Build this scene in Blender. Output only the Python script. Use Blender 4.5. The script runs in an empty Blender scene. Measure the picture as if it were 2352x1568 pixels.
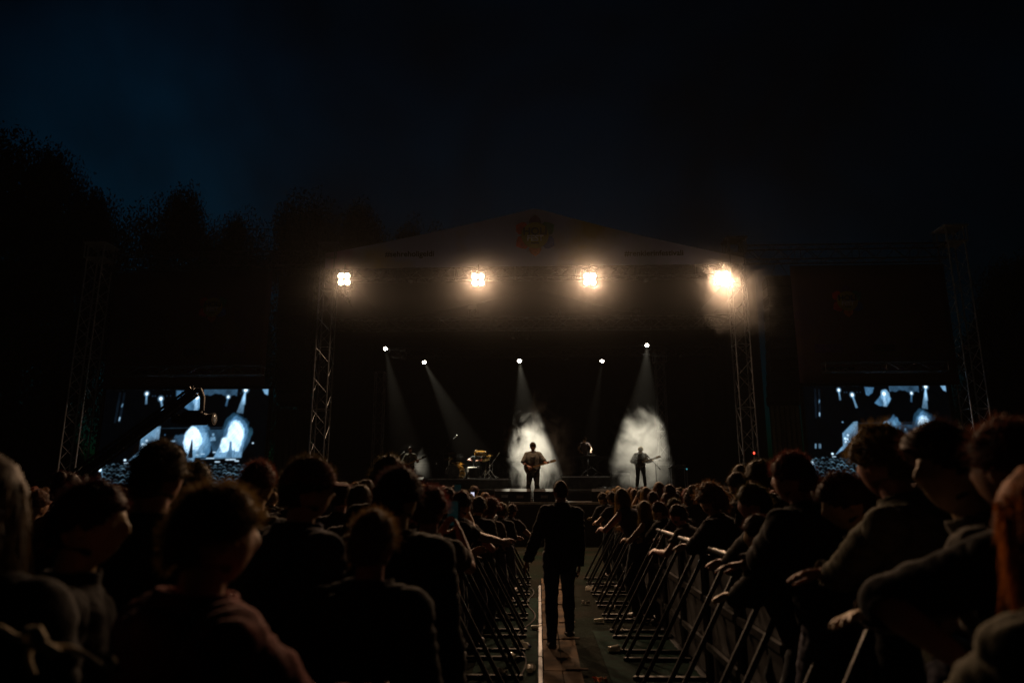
import bpy, bmesh, math, random
import numpy as np
from mathutils import Vector, Matrix, noise
R = math.radians
V = Vector
scene = bpy.context.scene
col = scene.collection
rng = random.Random(7)

# ------------------------------------------------------------------ camera
CAM_H, YAW, PITCH, F = 1.65, R(2.2), R(12.1), 1568.0
cam_data = bpy.data.cameras.new("camera")
cam = bpy.data.objects.new("camera", cam_data)
col.objects.link(cam)
cam.location = (0, 0, CAM_H)
cam.rotation_euler = (R(90) + PITCH, 0, YAW)
cam_data.sensor_width = 36.0
cam_data.lens = 24.0
cam_data.clip_start = 0.05
cam_data.clip_end = 600
cam_data.dof.use_dof = True
cam_data.dof.focus_distance = 22.0
cam_data.dof.aperture_fstop = 1.6
scene.camera = cam

# ------------------------------------------------------------------ view, cycles
scene.view_settings.view_transform = 'Standard'
scene.view_settings.look = 'None'
scene.view_settings.exposure = 0.0
scene.view_settings.gamma = 1.0
scene.cycles.use_denoising = True
scene.cycles.volume_bounces = 0
scene.cycles.max_bounces = 5
scene.cycles.volume_step_rate = 0.6
scene.cycles.volume_max_steps = 256
scene.cycles.sample_clamp_indirect = 3.0
scene.cycles.light_sampling_threshold = 0.0

# ------------------------------------------------------------------ light levels
SKY = 0.15
BLINDER_W = 840.0           # watts of each audience blinder
BLINDER_COL = (1.0, 0.62, 0.36)
HAZE = 0.00008

# ------------------------------------------------------------------ sky: last dusk light through a gap in the cloud
world = bpy.data.worlds.new("World")
scene.world = world
world.use_nodes = True
nt = world.node_tree
nt.nodes.clear()
def N(tree, typ, **kw):
    n = tree.nodes.new(typ)
    for k, v in kw.items():
        setattr(n, k, v)
    return n
out = N(nt, 'ShaderNodeOutputWorld')
bg = N(nt, 'ShaderNodeBackground')
sky = N(nt, 'ShaderNodeTexSky', sky_type='NISHITA')
sky.sun_disc = False
sky.sun_elevation = R(-4.0)
sky.sun_rotation = R(-35)
tc = N(nt, 'ShaderNodeTexCoord')
cl = N(nt, 'ShaderNodeTexNoise')
cl.inputs['Scale'].default_value = 3.2
cl.inputs['Detail'].default_value = 5.0
cl.inputs['Roughness'].default_value = 0.55
cl.inputs['Distortion'].default_value = 0.35
nt.links.new(tc.outputs['Generated'], cl.inputs['Vector'])
# gap in the cloud deck, high on the left
gap = N(nt, 'ShaderNodeVectorMath', operation='DISTANCE')
gap.inputs[1].default_value = V((-0.47, 0.763, 0.443)).normalized()
nt.links.new(tc.outputs['Generated'], gap.inputs[0])
gr = N(nt, 'ShaderNodeMapRange', interpolation_type='SMOOTHERSTEP')
gr.inputs['From Min'].default_value = 0.27
gr.inputs['From Max'].default_value = 0.02
gr.inputs['To Min'].default_value = 0.42
gr.inputs['To Max'].default_value = 1.4
nt.links.new(gap.outputs['Value'], gr.inputs['Value'])
cr = N(nt, 'ShaderNodeMapRange')
cr.inputs['From Min'].default_value = 0.32
cr.inputs['From Max'].default_value = 0.70
cr.inputs['To Min'].default_value = 0.22
cr.inputs['To Max'].default_value = 1.5
nt.links.new(cl.outputs['Fac'], cr.inputs['Value'])
mul = N(nt, 'ShaderNodeMath', operation='MULTIPLY')
nt.links.new(gr.outputs['Result'], mul.inputs[0])
nt.links.new(cr.outputs['Result'], mul.inputs[1])
st = N(nt, 'ShaderNodeMath', operation='MULTIPLY')
st.inputs[1].default_value = SKY
nt.links.new(mul.outputs[0], st.inputs[0])
tint = N(nt, 'ShaderNodeMix', data_type='RGBA', blend_type='MULTIPLY')
tint.inputs['Factor'].default_value = 1.0
nt.links.new(sky.outputs['Color'], tint.inputs[6])
tint.inputs[7].default_value = (0.02, 0.60, 0.95, 1)
nt.links.new(tint.outputs[2], bg.inputs['Color'])
nt.links.new(st.outputs[0], bg.inputs['Strength'])
nt.links.new(bg.outputs[0], out.inputs['Surface'])

# ------------------------------------------------------------------ pixel -> world (pixels of the photo seen at 2352 x 1568)
FW = V((-math.sin(YAW) * math.cos(PITCH), math.cos(YAW) * math.cos(PITCH), math.sin(PITCH)))
RT = V((math.cos(YAW), math.sin(YAW), 0))
UP = RT.cross(FW)
CAMP = V((0, 0, CAM_H))
def ray(px, py):
    return FW + RT * ((px - 1176) / F) + UP * ((784 - py) / F)
def at(px, py, Y):
    d = ray(px, py)
    return CAMP + d * (Y / d.y)
def on_z(px, py, z):
    d = ray(px, py)
    return CAMP + d * ((z - CAM_H) / d.z)
def proj(p):
    q = V(p) - CAMP
    c = q.dot(FW)
    return 1176 + F * q.dot(RT) / c, 784 - F * q.dot(UP) / c

# ------------------------------------------------------------------ materials
def mat(name, c, rough=0.6, metal=0.0, c2=None, scale=8.0, bump=0.0, bscale=None, sheen=0.0, trans=0.0, vary=0.0, emit=None, estr=0.0, spec=0.5, coat=0.0):
    m = bpy.data.materials.new(name)
    m.use_nodes = True
    t = m.node_tree
    b = t.nodes['Principled BSDF']
    b.inputs['Roughness'].default_value = rough
    b.inputs['Metallic'].default_value = metal
    b.inputs['Specular IOR Level'].default_value = spec
    b.inputs['Sheen Weight'].default_value = sheen
    b.inputs['Sheen Roughness'].default_value = 0.4
    b.inputs['Coat Weight'].default_value = coat
    if c2 is None:
        c2 = tuple(x * 0.6 for x in c)
    co = N(t, 'ShaderNodeTexCoord')
    no = N(t, 'ShaderNodeTexNoise')
    no.inputs['Scale'].default_value = scale
    no.inputs['Detail'].default_value = 4
    t.links.new(co.outputs['Object'], no.inputs['Vector'])
    mx = N(t, 'ShaderNodeMix', data_type='RGBA')
    mx.inputs[6].default_value = (*c, 1)
    mx.inputs[7].default_value = (*c2, 1)
    mr = N(t, 'ShaderNodeMapRange')
    mr.inputs['From Min'].default_value = 0.35
    mr.inputs['From Max'].default_value = 0.65
    t.links.new(no.outputs['Fac'], mr.inputs['Value'])
    t.links.new(mr.outputs['Result'], mx.inputs['Factor'])
    colour = mx.outputs[2]
    if vary:
        oi = N(t, 'ShaderNodeObjectInfo')
        hs = N(t, 'ShaderNodeHueSaturation')
        t.links.new(colour, hs.inputs['Color'])
        a = N(t, 'ShaderNodeMapRange')
        a.inputs['To Min'].default_value = 1 - vary
        a.inputs['To Max'].default_value = 1 + vary
        t.links.new(oi.outputs['Random'], a.inputs['Value'])
        t.links.new(a.outputs['Result'], hs.inputs['Value'])
        a2 = N(t, 'ShaderNodeMapRange')
        a2.inputs['To Min'].default_value = 0.5 - vary * 0.25
        a2.inputs['To Max'].default_value = 0.5 + vary * 0.25
        t.links.new(oi.outputs['Random'], a2.inputs['Value'])
        t.links.new(a2.outputs['Result'], hs.inputs['Hue'])
        colour = hs.outputs['Color']
    t.links.new(colour, b.inputs['Base Color'])
    if sheen:
        t.links.new(colour, b.inputs['Sheen Tint'])
    if bump:
        n2 = N(t, 'ShaderNodeTexNoise')
        n2.inputs['Scale'].default_value = bscale or scale * 3
        n2.inputs['Detail'].default_value = 5
        t.links.new(co.outputs['Object'], n2.inputs['Vector'])
        bp = N(t, 'ShaderNodeBump')
        bp.inputs['Strength'].default_value = bump
        bp.inputs['Distance'].default_value = 0.02
        t.links.new(n2.outputs['Fac'], bp.inputs['Height'])
        t.links.new(bp.outputs['Normal'], b.inputs['Normal'])
    if emit:
        b.inputs['Emission Color'].default_value = (*emit, 1)
        b.inputs['Emission Strength'].default_value = estr
    if trans:
        tr = N(t, 'ShaderNodeBsdfTranslucent')
        t.links.new(colour, tr.inputs['Color'])
        ms = N(t, 'ShaderNodeMixShader')
        ms.inputs[0].default_value = trans
        t.links.new(b.outputs[0], ms.inputs[1])
        t.links.new(tr.outputs[0], ms.inputs[2])
        t.links.new(ms.outputs[0], t.nodes['Material Output'].inputs['Surface'])
    return m

M = {}
M['skin'] = mat('skin', (0.36, 0.19, 0.115), 0.55, c2=(0.30, 0.15, 0.085), scale=30, bump=0.05, vary=0.15)
M['hair_dark'] = mat('hair_dark', (0.065, 0.034, 0.018), 0.6, spec=0.2, c2=(0.036, 0.019, 0.011), scale=40, trans=0.45, vary=0.25)
M['hair_brown'] = mat('hair_brown', (0.17, 0.08, 0.036), 0.6, spec=0.25, c2=(0.1, 0.048, 0.022), scale=40, trans=0.45, vary=0.2)
M['hair_ginger'] = mat('hair_ginger', (0.42, 0.14, 0.03), 0.7, spec=0.1, c2=(0.20, 0.06, 0.015), scale=40, trans=0.35)
M['cloth_black'] = mat('cloth_black', (0.011, 0.011, 0.012), 0.95, scale=25, bump=0.15, sheen=0.06, spec=0.2, vary=0.3)
M['cloth_navy'] = mat('cloth_navy', (0.018, 0.022, 0.042), 0.95, scale=25, bump=0.15, sheen=0.08, spec=0.2, vary=0.4)
M['cloth_grey'] = mat('cloth_grey', (0.135, 0.125, 0.11), 0.95, scale=25, bump=0.15, sheen=0.1, spec=0.2)
M['cloth_olive'] = mat('cloth_olive', (0.10, 0.095, 0.065), 0.95, scale=25, bump=0.15, sheen=0.1, spec=0.2)
M['cloth_maroon'] = mat('cloth_maroon', (0.17, 0.045, 0.04), 0.95, scale=25, bump=0.15, sheen=0.1, spec=0.2)
M['cloth_pale'] = mat('cloth_pale', (0.13, 0.12, 0.105), 0.8, scale=25, bump=0.15, sheen=0.2, vary=0.25)
M['cloth_mixed'] = mat('cloth_mixed', (0.07, 0.05, 0.045), 0.95, scale=25, bump=0.15, sheen=0.1, spec=0.2, vary=0.8)
M['denim'] = mat('denim', (0.03, 0.04, 0.065), 0.85, scale=60, bump=0.1, vary=0.3)
M['shoe'] = mat('shoe', (0.03, 0.028, 0.026), 0.5)
M['alu'] = mat('aluminium', (0.55, 0.56, 0.58), 0.4, 0.5, scale=15, bump=0.03)
M['alu_dull'] = mat('dull_aluminium', (0.16, 0.165, 0.18), 0.42, 0.7, scale=15)
M['alu_lit'] = mat('aluminium_lit_tone', (0.8, 0.82, 0.86), 0.5, 0.0, c2=(0.6, 0.62, 0.66), scale=15)  # aluminium paled for the outer towers; the colour stands in for missing light
M['black_metal'] = mat('black_metal', (0.018, 0.018, 0.02), 0.6, 0.1, spec=0.2, scale=20)
M['black_plastic'] = mat('black_plastic', (0.012, 0.012, 0.013), 0.75, spec=0.15)
M['steel'] = mat('barrier_steel', (0.055, 0.058, 0.06), 0.36, 0.8, c2=(0.03, 0.03, 0.033), scale=10, bump=0.05)
M['black_cloth'] = mat('black_drape', (0.005, 0.005, 0.0055), 1.0, scale=3, bump=0.2, spec=0.0)
M['deck'] = mat('stage_ply', (0.03, 0.028, 0.026), 0.55, spec=0.2, c2=(0.06, 0.055, 0.05), scale=5, bump=0.05)
M['skirt'] = mat('stage_skirt', (0.02, 0.012, 0.011), 0.9, scale=4, bump=0.1)
M['chrome'] = mat('chrome', (0.8, 0.8, 0.8), 0.12, 1.0)
M['brass'] = mat('cymbal_brass', (0.75, 0.52, 0.2), 0.25, 1.0, scale=60)
M['amber'] = mat('drum_amber', (0.5, 0.28, 0.05), 0.25, 0.2, c2=(0.35, 0.16, 0.02), scale=18, coat=0.6)
M['drumhead'] = mat('drum_head', (0.5, 0.48, 0.44), 0.6, scale=6)
M['grey_head'] = mat('front_drum_head', (0.16, 0.16, 0.16), 0.6, c2=(0.09, 0.09, 0.09), scale=9)
M['guitar'] = mat('guitar_lacquer', (0.05, 0.03, 0.02), 0.2, coat=0.7)
M['guitar_pale'] = mat('guitar_pale_lacquer', (0.5, 0.4, 0.26), 0.25, coat=0.7)
M['maple'] = mat('maple_neck', (0.42, 0.26, 0.12), 0.35, c2=(0.3, 0.17, 0.07), scale=30)
M['lens_hot'] = mat('blinder_lens', (0.9, 0.8, 0.6), 0.2, emit=(1.0, 0.74, 0.46), estr=14.0)
M['lens_spot'] = mat('spot_lens', (0.9, 0.9, 0.9), 0.2, emit=(1.0, 0.93, 0.8), estr=40.0)
M['lens_dead'] = mat('unlit_lens', (0.25, 0.27, 0.3), 0.08, 0.3)
M['red_led'] = mat('red_led', (0.6, 0.02, 0.01), 0.3, emit=(1.0, 0.06, 0.03), estr=3.5)
M['blue_led'] = mat('blue_led', (0.05, 0.1, 0.6), 0.3, emit=(0.15, 0.25, 1.0), estr=1.2)
M['teal_led'] = mat('teal_led', (0.05, 0.3, 0.3), 0.3, emit=(0.1, 0.5, 0.6), estr=0.4)
M['phone_bright'] = mat('lit_phone_screen', (0.5, 0.5, 0.6), 0.2, c2=(0.1, 0.3, 0.35), emit=(0.72, 0.72, 0.95), estr=0.85)
M['phone_dim'] = mat('dim_phone_screen', (0.01, 0.02, 0.025), 0.2, emit=(0.1, 0.4, 0.4), estr=0.012)
M['bark'] = mat('bark', (0.06, 0.045, 0.032), 0.95, scale=6, bump=0.4)
M['leaf'] = mat('leaves', (0.035, 0.05, 0.02), 0.7, c2=(0.055, 0.075, 0.03), scale=0.8, trans=0.2)
M['wood'] = mat('plank_wood', (0.13, 0.078, 0.04), 0.9, spec=0.08, c2=(0.03, 0.021, 0.013), scale=4, bump=0.25)
M['mat_green'] = mat('green_ground_mat', (0.003, 0.026, 0.018), 0.9, spec=0.03, c2=(0.002, 0.010, 0.007), scale=9, bump=0.3)
M['clear'] = mat('clear_plastic', (0.8, 0.78, 0.72), 0.15, c2=(0.7,0.68,0.62), spec=1.0, trans=0.5)
M['paper'] = mat('litter_paper', (0.6, 0.57, 0.5), 0.8, trans=0.2)
M['cord'] = mat('cord_fibre', (0.62, 0.52, 0.36), 0.85, scale=80, bump=0.3)
M['yellow'] = mat('logo_yellow', (0.48, 0.40, 0.02), 0.8, scale=2)
M['ink_black'] = mat('print_black', (0.02, 0.02, 0.02), 0.8)
M['ink_white'] = mat('print_white', (0.9, 0.9, 0.92), 0.8)
M['petal_red'] = mat('petal_red', (0.75, 0.07, 0.02), 0.8)
M['petal_orange'] = mat('petal_orange', (0.8, 0.22, 0.02), 0.8)
M['petal_blue'] = mat('petal_blue', (0.05, 0.1, 0.5), 0.8)
M['petal_green'] = mat('petal_green', (0.05, 0.22, 0.13), 0.8)
M['petal_purple'] = mat('petal_purple', (0.12, 0.04, 0.16), 0.8)

for k_ in ('lens_hot', 'lens_spot', 'red_led', 'blue_led', 'teal_led', 'phone_bright', 'phone_dim'):
    M[k_].cycles.emission_sampling = 'NONE'
def nodes_of(m):
    return m.node_tree, m.node_tree.nodes['Principled BSDF']

def powder_mat(name, base, tones, scale):
    """printed cloth with clouds of coloured powder"""
    m = bpy.data.materials.new(name)
    m.use_nodes = True
    t, b = nodes_of(m)
    b.inputs['Roughness'].default_value = 0.85
    co = N(t, 'ShaderNodeTexCoord')
    cur = None
    for i, (c, off, lo, hi) in enumerate(tones):
        mp = N(t, 'ShaderNodeMapping')
        mp.inputs['Location'].default_value = off
        t.links.new(co.outputs['Object'], mp.inputs['Vector'])
        no = N(t, 'ShaderNodeTexNoise')
        no.inputs['Scale'].default_value = scale
        no.inputs['Detail'].default_value = 5
        t.links.new(mp.outputs[0], no.inputs['Vector'])
        mr = N(t, 'ShaderNodeMapRange')
        mr.inputs['From Min'].default_value = lo
        mr.inputs['From Max'].default_value = hi
        t.links.new(no.outputs['Fac'], mr.inputs['Value'])
        mx = N(t, 'ShaderNodeMix', data_type='RGBA')
        if cur is None:
            mx.inputs[6].default_value = (*base, 1)
        else:
            t.links.new(cur, mx.inputs[6])
        mx.inputs[7].default_value = (*c, 1)
        t.links.new(mr.outputs[0], mx.inputs['Factor'])
        cur = mx.outputs[2]
    t.links.new(cur, b.inputs['Base Color'])
    tr = N(t, 'ShaderNodeBsdfTranslucent')
    t.links.new(cur, tr.inputs['Color'])
    ms = N(t, 'ShaderNodeMixShader')
    ms.inputs[0].default_value = 0.3
    t.links.new(b.outputs[0], ms.inputs[1])
    t.links.new(tr.outputs[0], ms.inputs[2])
    t.links.new(ms.outputs[0], t.nodes['Material Output'].inputs['Surface'])
    return m
M['gable'] = powder_mat('gable_print', (0.52, 0.55, 0.80), [((0.55, 0.4, 0.1), (3, 1, 0), 0.5, 0.68), ((0.5, 0.16, 0.3), (9, 4, 2), 0.52, 0.7), ((0.2, 0.4, 0.35), (1, 8, 5), 0.56, 0.74)], 0.35)
M['side_print'] = powder_mat('side_banner_print', (0.15, 0.08, 0.075), [((0.2, 0.12, 0.06), (3, 1, 0), 0.5, 0.7), ((0.1, 0.055, 0.12), (9, 4, 2), 0.5, 0.7)], 0.5)

def ground_mat():
    m = bpy.data.materials.new('trodden_turf')
    m.use_nodes = True
    t, b = nodes_of(m)
    b.inputs['Roughness'].default_value = 1.0
    b.inputs['Specular IOR Level'].default_value = 0.03
    co = N(t, 'ShaderNodeTexCoord')
    n1 = N(t, 'ShaderNodeTexNoise'); n1.inputs['Scale'].default_value = 0.9; n1.inputs['Detail'].default_value = 8
    n2 = N(t, 'ShaderNodeTexNoise'); n2.inputs['Scale'].default_value = 22; n2.inputs['Detail'].default_value = 6
    for n in (n1, n2):
        t.links.new(co.outputs['Object'], n.inputs['Vector'])
    r1 = N(t, 'ShaderNodeValToRGB')
    r1.color_ramp.elements[0].position = 0.4; r1.color_ramp.elements[0].color = (0.017, 0.0155, 0.011, 1)
    r1.color_ramp.elements[1].position = 0.6; r1.color_ramp.elements[1].color = (0.007, 0.015, 0.009, 1)
    t.links.new(n1.outputs['Fac'], r1.inputs['Fac'])
    mx = N(t, 'ShaderNodeMix', data_type='RGBA', blend_type='MULTIPLY')
    mx.inputs['Factor'].default_value = 0.7
    r2 = N(t, 'ShaderNodeValToRGB')
    r2.color_ramp.elements[0].position = 0.35; r2.color_ramp.elements[0].color = (0.35, 0.35, 0.35, 1)
    r2.color_ramp.elements[1].position = 0.65
    t.links.new(n2.outputs['Fac'], r2.inputs['Fac'])
    t.links.new(r1.outputs[0], mx.inputs[6]); t.links.new(r2.outputs[0], mx.inputs[7])
    t.links.new(mx.outputs[2], b.inputs['Base Color'])
    bp = N(t, 'ShaderNodeBump'); bp.inputs['Strength'].default_value = 0.7; bp.inputs['Distance'].default_value = 0.03
    t.links.new(n2.outputs['Fac'], bp.inputs['Height']); t.links.new(bp.outputs[0], b.inputs['Normal'])
    return m
M['ground'] = ground_mat()

# ------------------------------------------------------------------ mesh builder
def frame_of(d):
    d = d.normalized()
    a = V((0, 0, 1)) if abs(d.z) < 0.95 else V((0, 1, 0))
    x = a.cross(d).normalized()
    return x, d.cross(x), d
class MB:
    def __init__(self):
        self.v = []; self.f = []; self.mi = []; self.cur = 0
    def face(self, ids):
        self.f.append(ids); self.mi.append(self.cur)
    def box(self, c, s, rot=None):
        o = len(self.v)
        for dx, dy, dz in ((-1,-1,-1),(1,-1,-1),(1,1,-1),(-1,1,-1),(-1,-1,1),(1,-1,1),(1,1,1),(-1,1,1)):
            p = V((dx*s[0]/2, dy*s[1]/2, dz*s[2]/2))
            if rot is not None: p = rot @ p
            self.v.append(V(c) + p)
        for q in ((0,3,2,1),(4,5,6,7),(0,1,5,4),(1,2,6,5),(2,3,7,6),(3,0,4,7)):
            self.face([o+i for i in q])
        return self
    def cbox(self, c, s, b, rot=None):
        """box with chamfered vertical and horizontal edges (a prism of eight sides with small caps)"""
        o = len(self.v)
        X, Y, Z = s[0]/2, s[1]/2, s[2]/2
        ring = [(X-b,-Y),(X,-Y+b),(X,Y-b),(X-b,Y),(-X+b,Y),(-X,Y-b),(-X,-Y+b),(-X+b,-Y)]
        rows = [(-Z, 1 - b/ max(X,Y)), (-Z+b, 1), (Z-b, 1), (Z, 1 - b/max(X,Y))]
        for z, k in rows:
            for x, y in ring:
                p = V((x*k, y*k, z))
                if rot is not None: p = rot @ p
                self.v.append(V(c)+p)
        for r in range(3):
            for i in range(8):
                j = (i+1) % 8
                self.face([o+r*8+i, o+r*8+j, o+(r+1)*8+j, o+(r+1)*8+i])
        self.face([o+i for i in range(7,-1,-1)]); self.face([o+24+i for i in range(8)])
        return self
    def tube(self, pts, rad, n=8, cap=True):
        pts = [V(p) for p in pts]
        if not isinstance(rad, (list, tuple)): rad = [rad]*len(pts)
        o = len(self.v)
        x0 = None
        for i, p in enumerate(pts):
            d = (pts[min(i+1, len(pts)-1)] - pts[max(i-1, 0)])
            if d.length < 1e-9: d = V((0,0,1))
            x, y, d = frame_of(d)
            if x0 is not None:
                x = (x0 - d * x0.dot(d))
                x = x.normalized() if x.length > 1e-6 else frame_of(d)[0]
                y = d.cross(x)
            x0 = x
            for k in range(n):
                a = 2*math.pi*k/n
                self.v.append(p + (x*math.cos(a) + y*math.sin(a))*rad[i])
        for i in range(len(pts)-1):
            for k in range(n):
                j = (k+1) % n
                self.face([o+i*n+k, o+i*n+j, o+(i+1)*n+j, o+(i+1)*n+k])
        if cap:
            self.face([o+k for k in range(n-1,-1,-1)])
            e = o+(len(pts)-1)*n
            self.face([e+k for k in range(n)])
        return self
    def ell(self, c, r, rot=None, u=12, w=8):
        o = len(self.v)
        c = V(c)
        if not isinstance(r, (tuple, list)): r = (r, r, r)
        def put(p):
            p = V((p[0]*r[0], p[1]*r[1], p[2]*r[2]))
            if rot is not None: p = rot @ p
            self.v.append(c+p)
        put((0,0,-1))
        for i in range(1, w):
            t = math.pi*i/w
            for k in range(u):
                a = 2*math.pi*k/u
                put((math.sin(t)*math.cos(a), math.sin(t)*math.sin(a), -math.cos(t)))
        put((0,0,1))
        e = len(self.v)-1
        for k in range(u):
            j = (k+1) % u
            self.face([o, o+1+j, o+1+k])
            self.face([e, e-u+k, e-u+j])
        for i in range(w-2):
            for k in range(u):
                j = (k+1) % u
                a = o+1+i*u
                self.face([a+k, a+j, a+u+j, a+u+k])
        return self
    def loft(self, rings):
        """rings: (centre, xaxis*rx, yaxis*ry) -> closed tube"""
        n = 16
        o = len(self.v)
        for c, ax, ay in rings:
            for k in range(n):
                a = 2*math.pi*k/n
                self.v.append(V(c)+ax*math.cos(a)+ay*math.sin(a))
        for i in range(len(rings)-1):
            for k in range(n):
                j = (k+1) % n
                self.face([o+i*n+k, o+i*n+j, o+(i+1)*n+j, o+(i+1)*n+k])
        self.face([o+k for k in range(n-1,-1,-1)])
        e = o+(len(rings)-1)*n
        self.face([e+k for k in range(n)])
        return self
    def prism(self, poly, o, ax, ay, az):
        """polygon in the ax, ay plane at o, extruded along az"""
        s = len(self.v); n = len(poly)
        for k in (0, 1):
            for x, y in poly:
                self.v.append(V(o)+V(ax)*x+V(ay)*y+V(az)*k)
        self.face([s+i for i in range(n-1,-1,-1)]); self.face([s+n+i for i in range(n)])
        for i in range(n):
            j = (i+1) % n
            self.face([s+i, s+j, s+n+j, s+n+i])
        return self
    def mesh(self, name, mats, smooth=False):
        me = bpy.data.meshes.new(name)
        me.from_pydata([tuple(p) for p in self.v], [], self.f)
        if not isinstance(mats, (list, tuple)): mats = [mats]
        for m in mats: me.materials.append(m)
        if len(mats) > 1: me.polygons.foreach_set('material_index', self.mi)
        me.validate()
        if smooth:
            me.polygons.foreach_set('use_smooth', [True]*len(me.polygons))
            me.set_sharp_from_angle(angle=R(50))
        me.update()
        return me
    def build(self, name, mats, parent=None, smooth=False):
        return link(name, self.mesh(name, mats, smooth), parent)
def link(name, me, parent=None):
    o = bpy.data.objects.new(name, me)
    col.objects.link(o)
    if parent is not None: o.parent = parent
    return o
def tag(o, label=None, cat=None, group=None, kind=None):
    if label: o['label'] = label
    if cat: o['category'] = cat
    if group: o['group'] = group
    if kind: o['kind'] = kind
    return o
def empty(name, loc, rz=0.0):
    o = bpy.data.objects.new(name, None)
    col.objects.link(o)
    o.location = loc
    o.rotation_euler = (0, 0, rz)
    o.empty_display_size = 0.2
    return o
def copy_tree(o, parent=None):
    c = o.copy(); col.objects.link(c)
    if parent is not None:
        c.parent = parent
    for ch in list(o.children): copy_tree(ch, c)
    return c
def text_mesh(name, body, size, material, parent, loc, rot=(R(90),0,0), depth=0.004, bold=0.0, spacing=1.0):
    cu = bpy.data.curves.new(name, 'FONT')
    cu.body = body; cu.size = size; cu.extrude = depth; cu.offset = bold
    cu.align_x = 'CENTER'; cu.align_y = 'CENTER'; cu.space_character = spacing
    tmp = bpy.data.objects.new('tmp', cu)
    col.objects.link(tmp)
    dg = bpy.context.evaluated_depsgraph_get()
    me = bpy.data.meshes.new_from_object(tmp.evaluated_get(dg))
    bpy.data.objects.remove(tmp)
    me.materials.clear(); me.materials.append(material)
    o = link(name, me, parent)
    o.location = loc; o.rotation_euler = rot
    return o

#PART2
# ------------------------------------------------------------------ setting: ground, path, mats
STAGE_Z, THRUST_Z = 1.62, 1.25
g = MB()
n = 40
for i in range(n+1):
    for j in range(n+1):
        g.v.append(V((-110 + 220*i/n, -20 + 130*j/n, 0.0)))
for i in range(n):
    for j in range(n):
        a = i*(n+1)+j
        g.face([a, a+n+1, a+n+2, a+1])
tag(g.build('ground', M['ground']), kind='structure')
# plank walkway: short boards laid one behind another with a rail board at its edge
pw = MB()
y = 2.2
r2 = random.Random(3)
while y < 12.6:
    L = r2.uniform(0.9, 1.5)
    for k in range(2):
        pw.cbox((0.115+0.175*k, y+L/2, 0.022+r2.uniform(-.003,.003)), (0.168, L-0.02, 0.03), 0.006, Matrix.Rotation(r2.uniform(-.012,.012),3,'Z'))
    pw.cbox((0.335, y+0.03, 0.045), (0.5-0.3, 0.055, 0.012), 0.004)
    y += L
tag(pw.build('path', M['wood']), kind='structure')
pe = MB()
for k in range(6):
    pe.cbox((0.002, 3.0+1.65*k, 0.03), (0.035, 1.62, 0.05), 0.006)
tag(pe.build('path_edge', M['alu_dull']), kind='structure')
def sheet(name, x0, x1, y0, y1, z, m, nx=10, ny=40, amp=0.012, seed=0):
    b = MB()
    for i in range(nx+1):
        for j in range(ny+1):
            x = x0+(x1-x0)*i/nx; yy = y0+(y1-y0)*j/ny
            b.v.append(V((x, yy, z + amp*(0.5+0.5*noise.noise(V((x*2.5+seed, yy*2.5, 0)))))))
    for i in range(nx):
        for j in range(ny):
            a = i*(ny+1)+j
            b.face([a, a+ny+1, a+ny+2, a+1])
    return tag(b.build(name, m, None, True), kind='structure')
sheet('ground_mat', -0.62, -0.02, 2.0, 11.0, 0.006, M['mat_green'])
sheet('ground_mat', 0.62, 1.5, 2.0, 8.6, 0.006, M['mat_green'], seed=9)

# ------------------------------------------------------------------ aluminium lattice
def lattice(root, p0, p1, w, m, side=(0,1,0), step=0.5, rc=0.026, rb=0.012):
    """square truss between p0 and p1: four chords, one bracing mesh"""
    p0, p1 = V(p0), V(p1)
    d = (p1-p0).normalized()
    a = V(side); a = (a - d*a.dot(d)).normalized(); b = d.cross(a)
    cs = [(a*s+b*t)*(w/2) for s, t in ((-1,-1),(1,-1),(1,1),(-1,1))]
    for c in cs:
        MB().tube([p0+c, p1+c], rc, 8).build('chord', m, root, True)
    br = MB()
    L = (p1-p0).length
    k = max(1, round(L/step))
    for f in range(4):
        c0, c1 = cs[f], cs[(f+1) % 4]
        for i in range(k):
            q0, q1 = p0+d*(L*i/k), p0+d*(L*(i+1)/k)
            if i % 2 == 0: br.tube([q0+c0, q1+c1], rb, 5)
            else: br.tube([q0+c1, q1+c0], rb, 5)
            if i % 4 == 0: br.tube([q0+c0, q0+c1], rb, 5)
        br.tube([p1+c0, p1+c1], rb, 5)
    br.build('bracing', m, root, True)
def tower(px, py, Y, ztop, w, label, m='alu_dull', head=True):
    p = at(px, py, Y)
    t = empty('lattice_tower', (p.x, Y, 0))
    tag(t, label, 'stage tower', 'towers of the stage and its screens')
    lattice(t, (0,0,0.06), (0,0,ztop), w, M[m])
    MB().cbox((0,0,0.03), (w+.3, w+.3, 0.05), 0.01).build('base_plate', M['black_metal'], t)
    if head:
        h = MB()
        h.box((0,0,ztop+.03), (w+.25, w+.25, .05)); h.box((0,0,ztop-.5), (w+.16, w+.16, .03))
        for s in (-1,1):
            for q in (-1,1): h.tube([(s*(w/2+.07), q*(w/2+.07), ztop-.5), (s*(w/2+.07), q*(w/2+.07), ztop+.03)], .02, 6)
        h.build('head_block', M[m], t)
    return p.x
XL = tower(740, 900, 22.0, 9.75, 0.46, 'slim lattice tower between the left screen and the stage opening')
XR = tower(1710, 900, 22.0, 9.75, 0.46, 'lattice tower right of the stage opening, wrapped in smoke near its top')
OL = tower(196, 850, 22.4, 10.0, 0.56, 'lattice tower at the outer edge of the left screen', 'alu_lit')
OR_ = tower(2226, 850, 22.4, 10.2, 0.56, 'lattice tower at the outer edge of the right screen', 'alu_lit')
IL = tower(872, 900, 27.5, 6.3, 0.36, 'short thin lattice tower standing inside the stage left of the drums', 'alu_dull', False)
IR = tower(1518, 900, 29.0, 7.4, 0.36, 'short thin lattice tower at the back of the stage behind the right guitarist')
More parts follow.
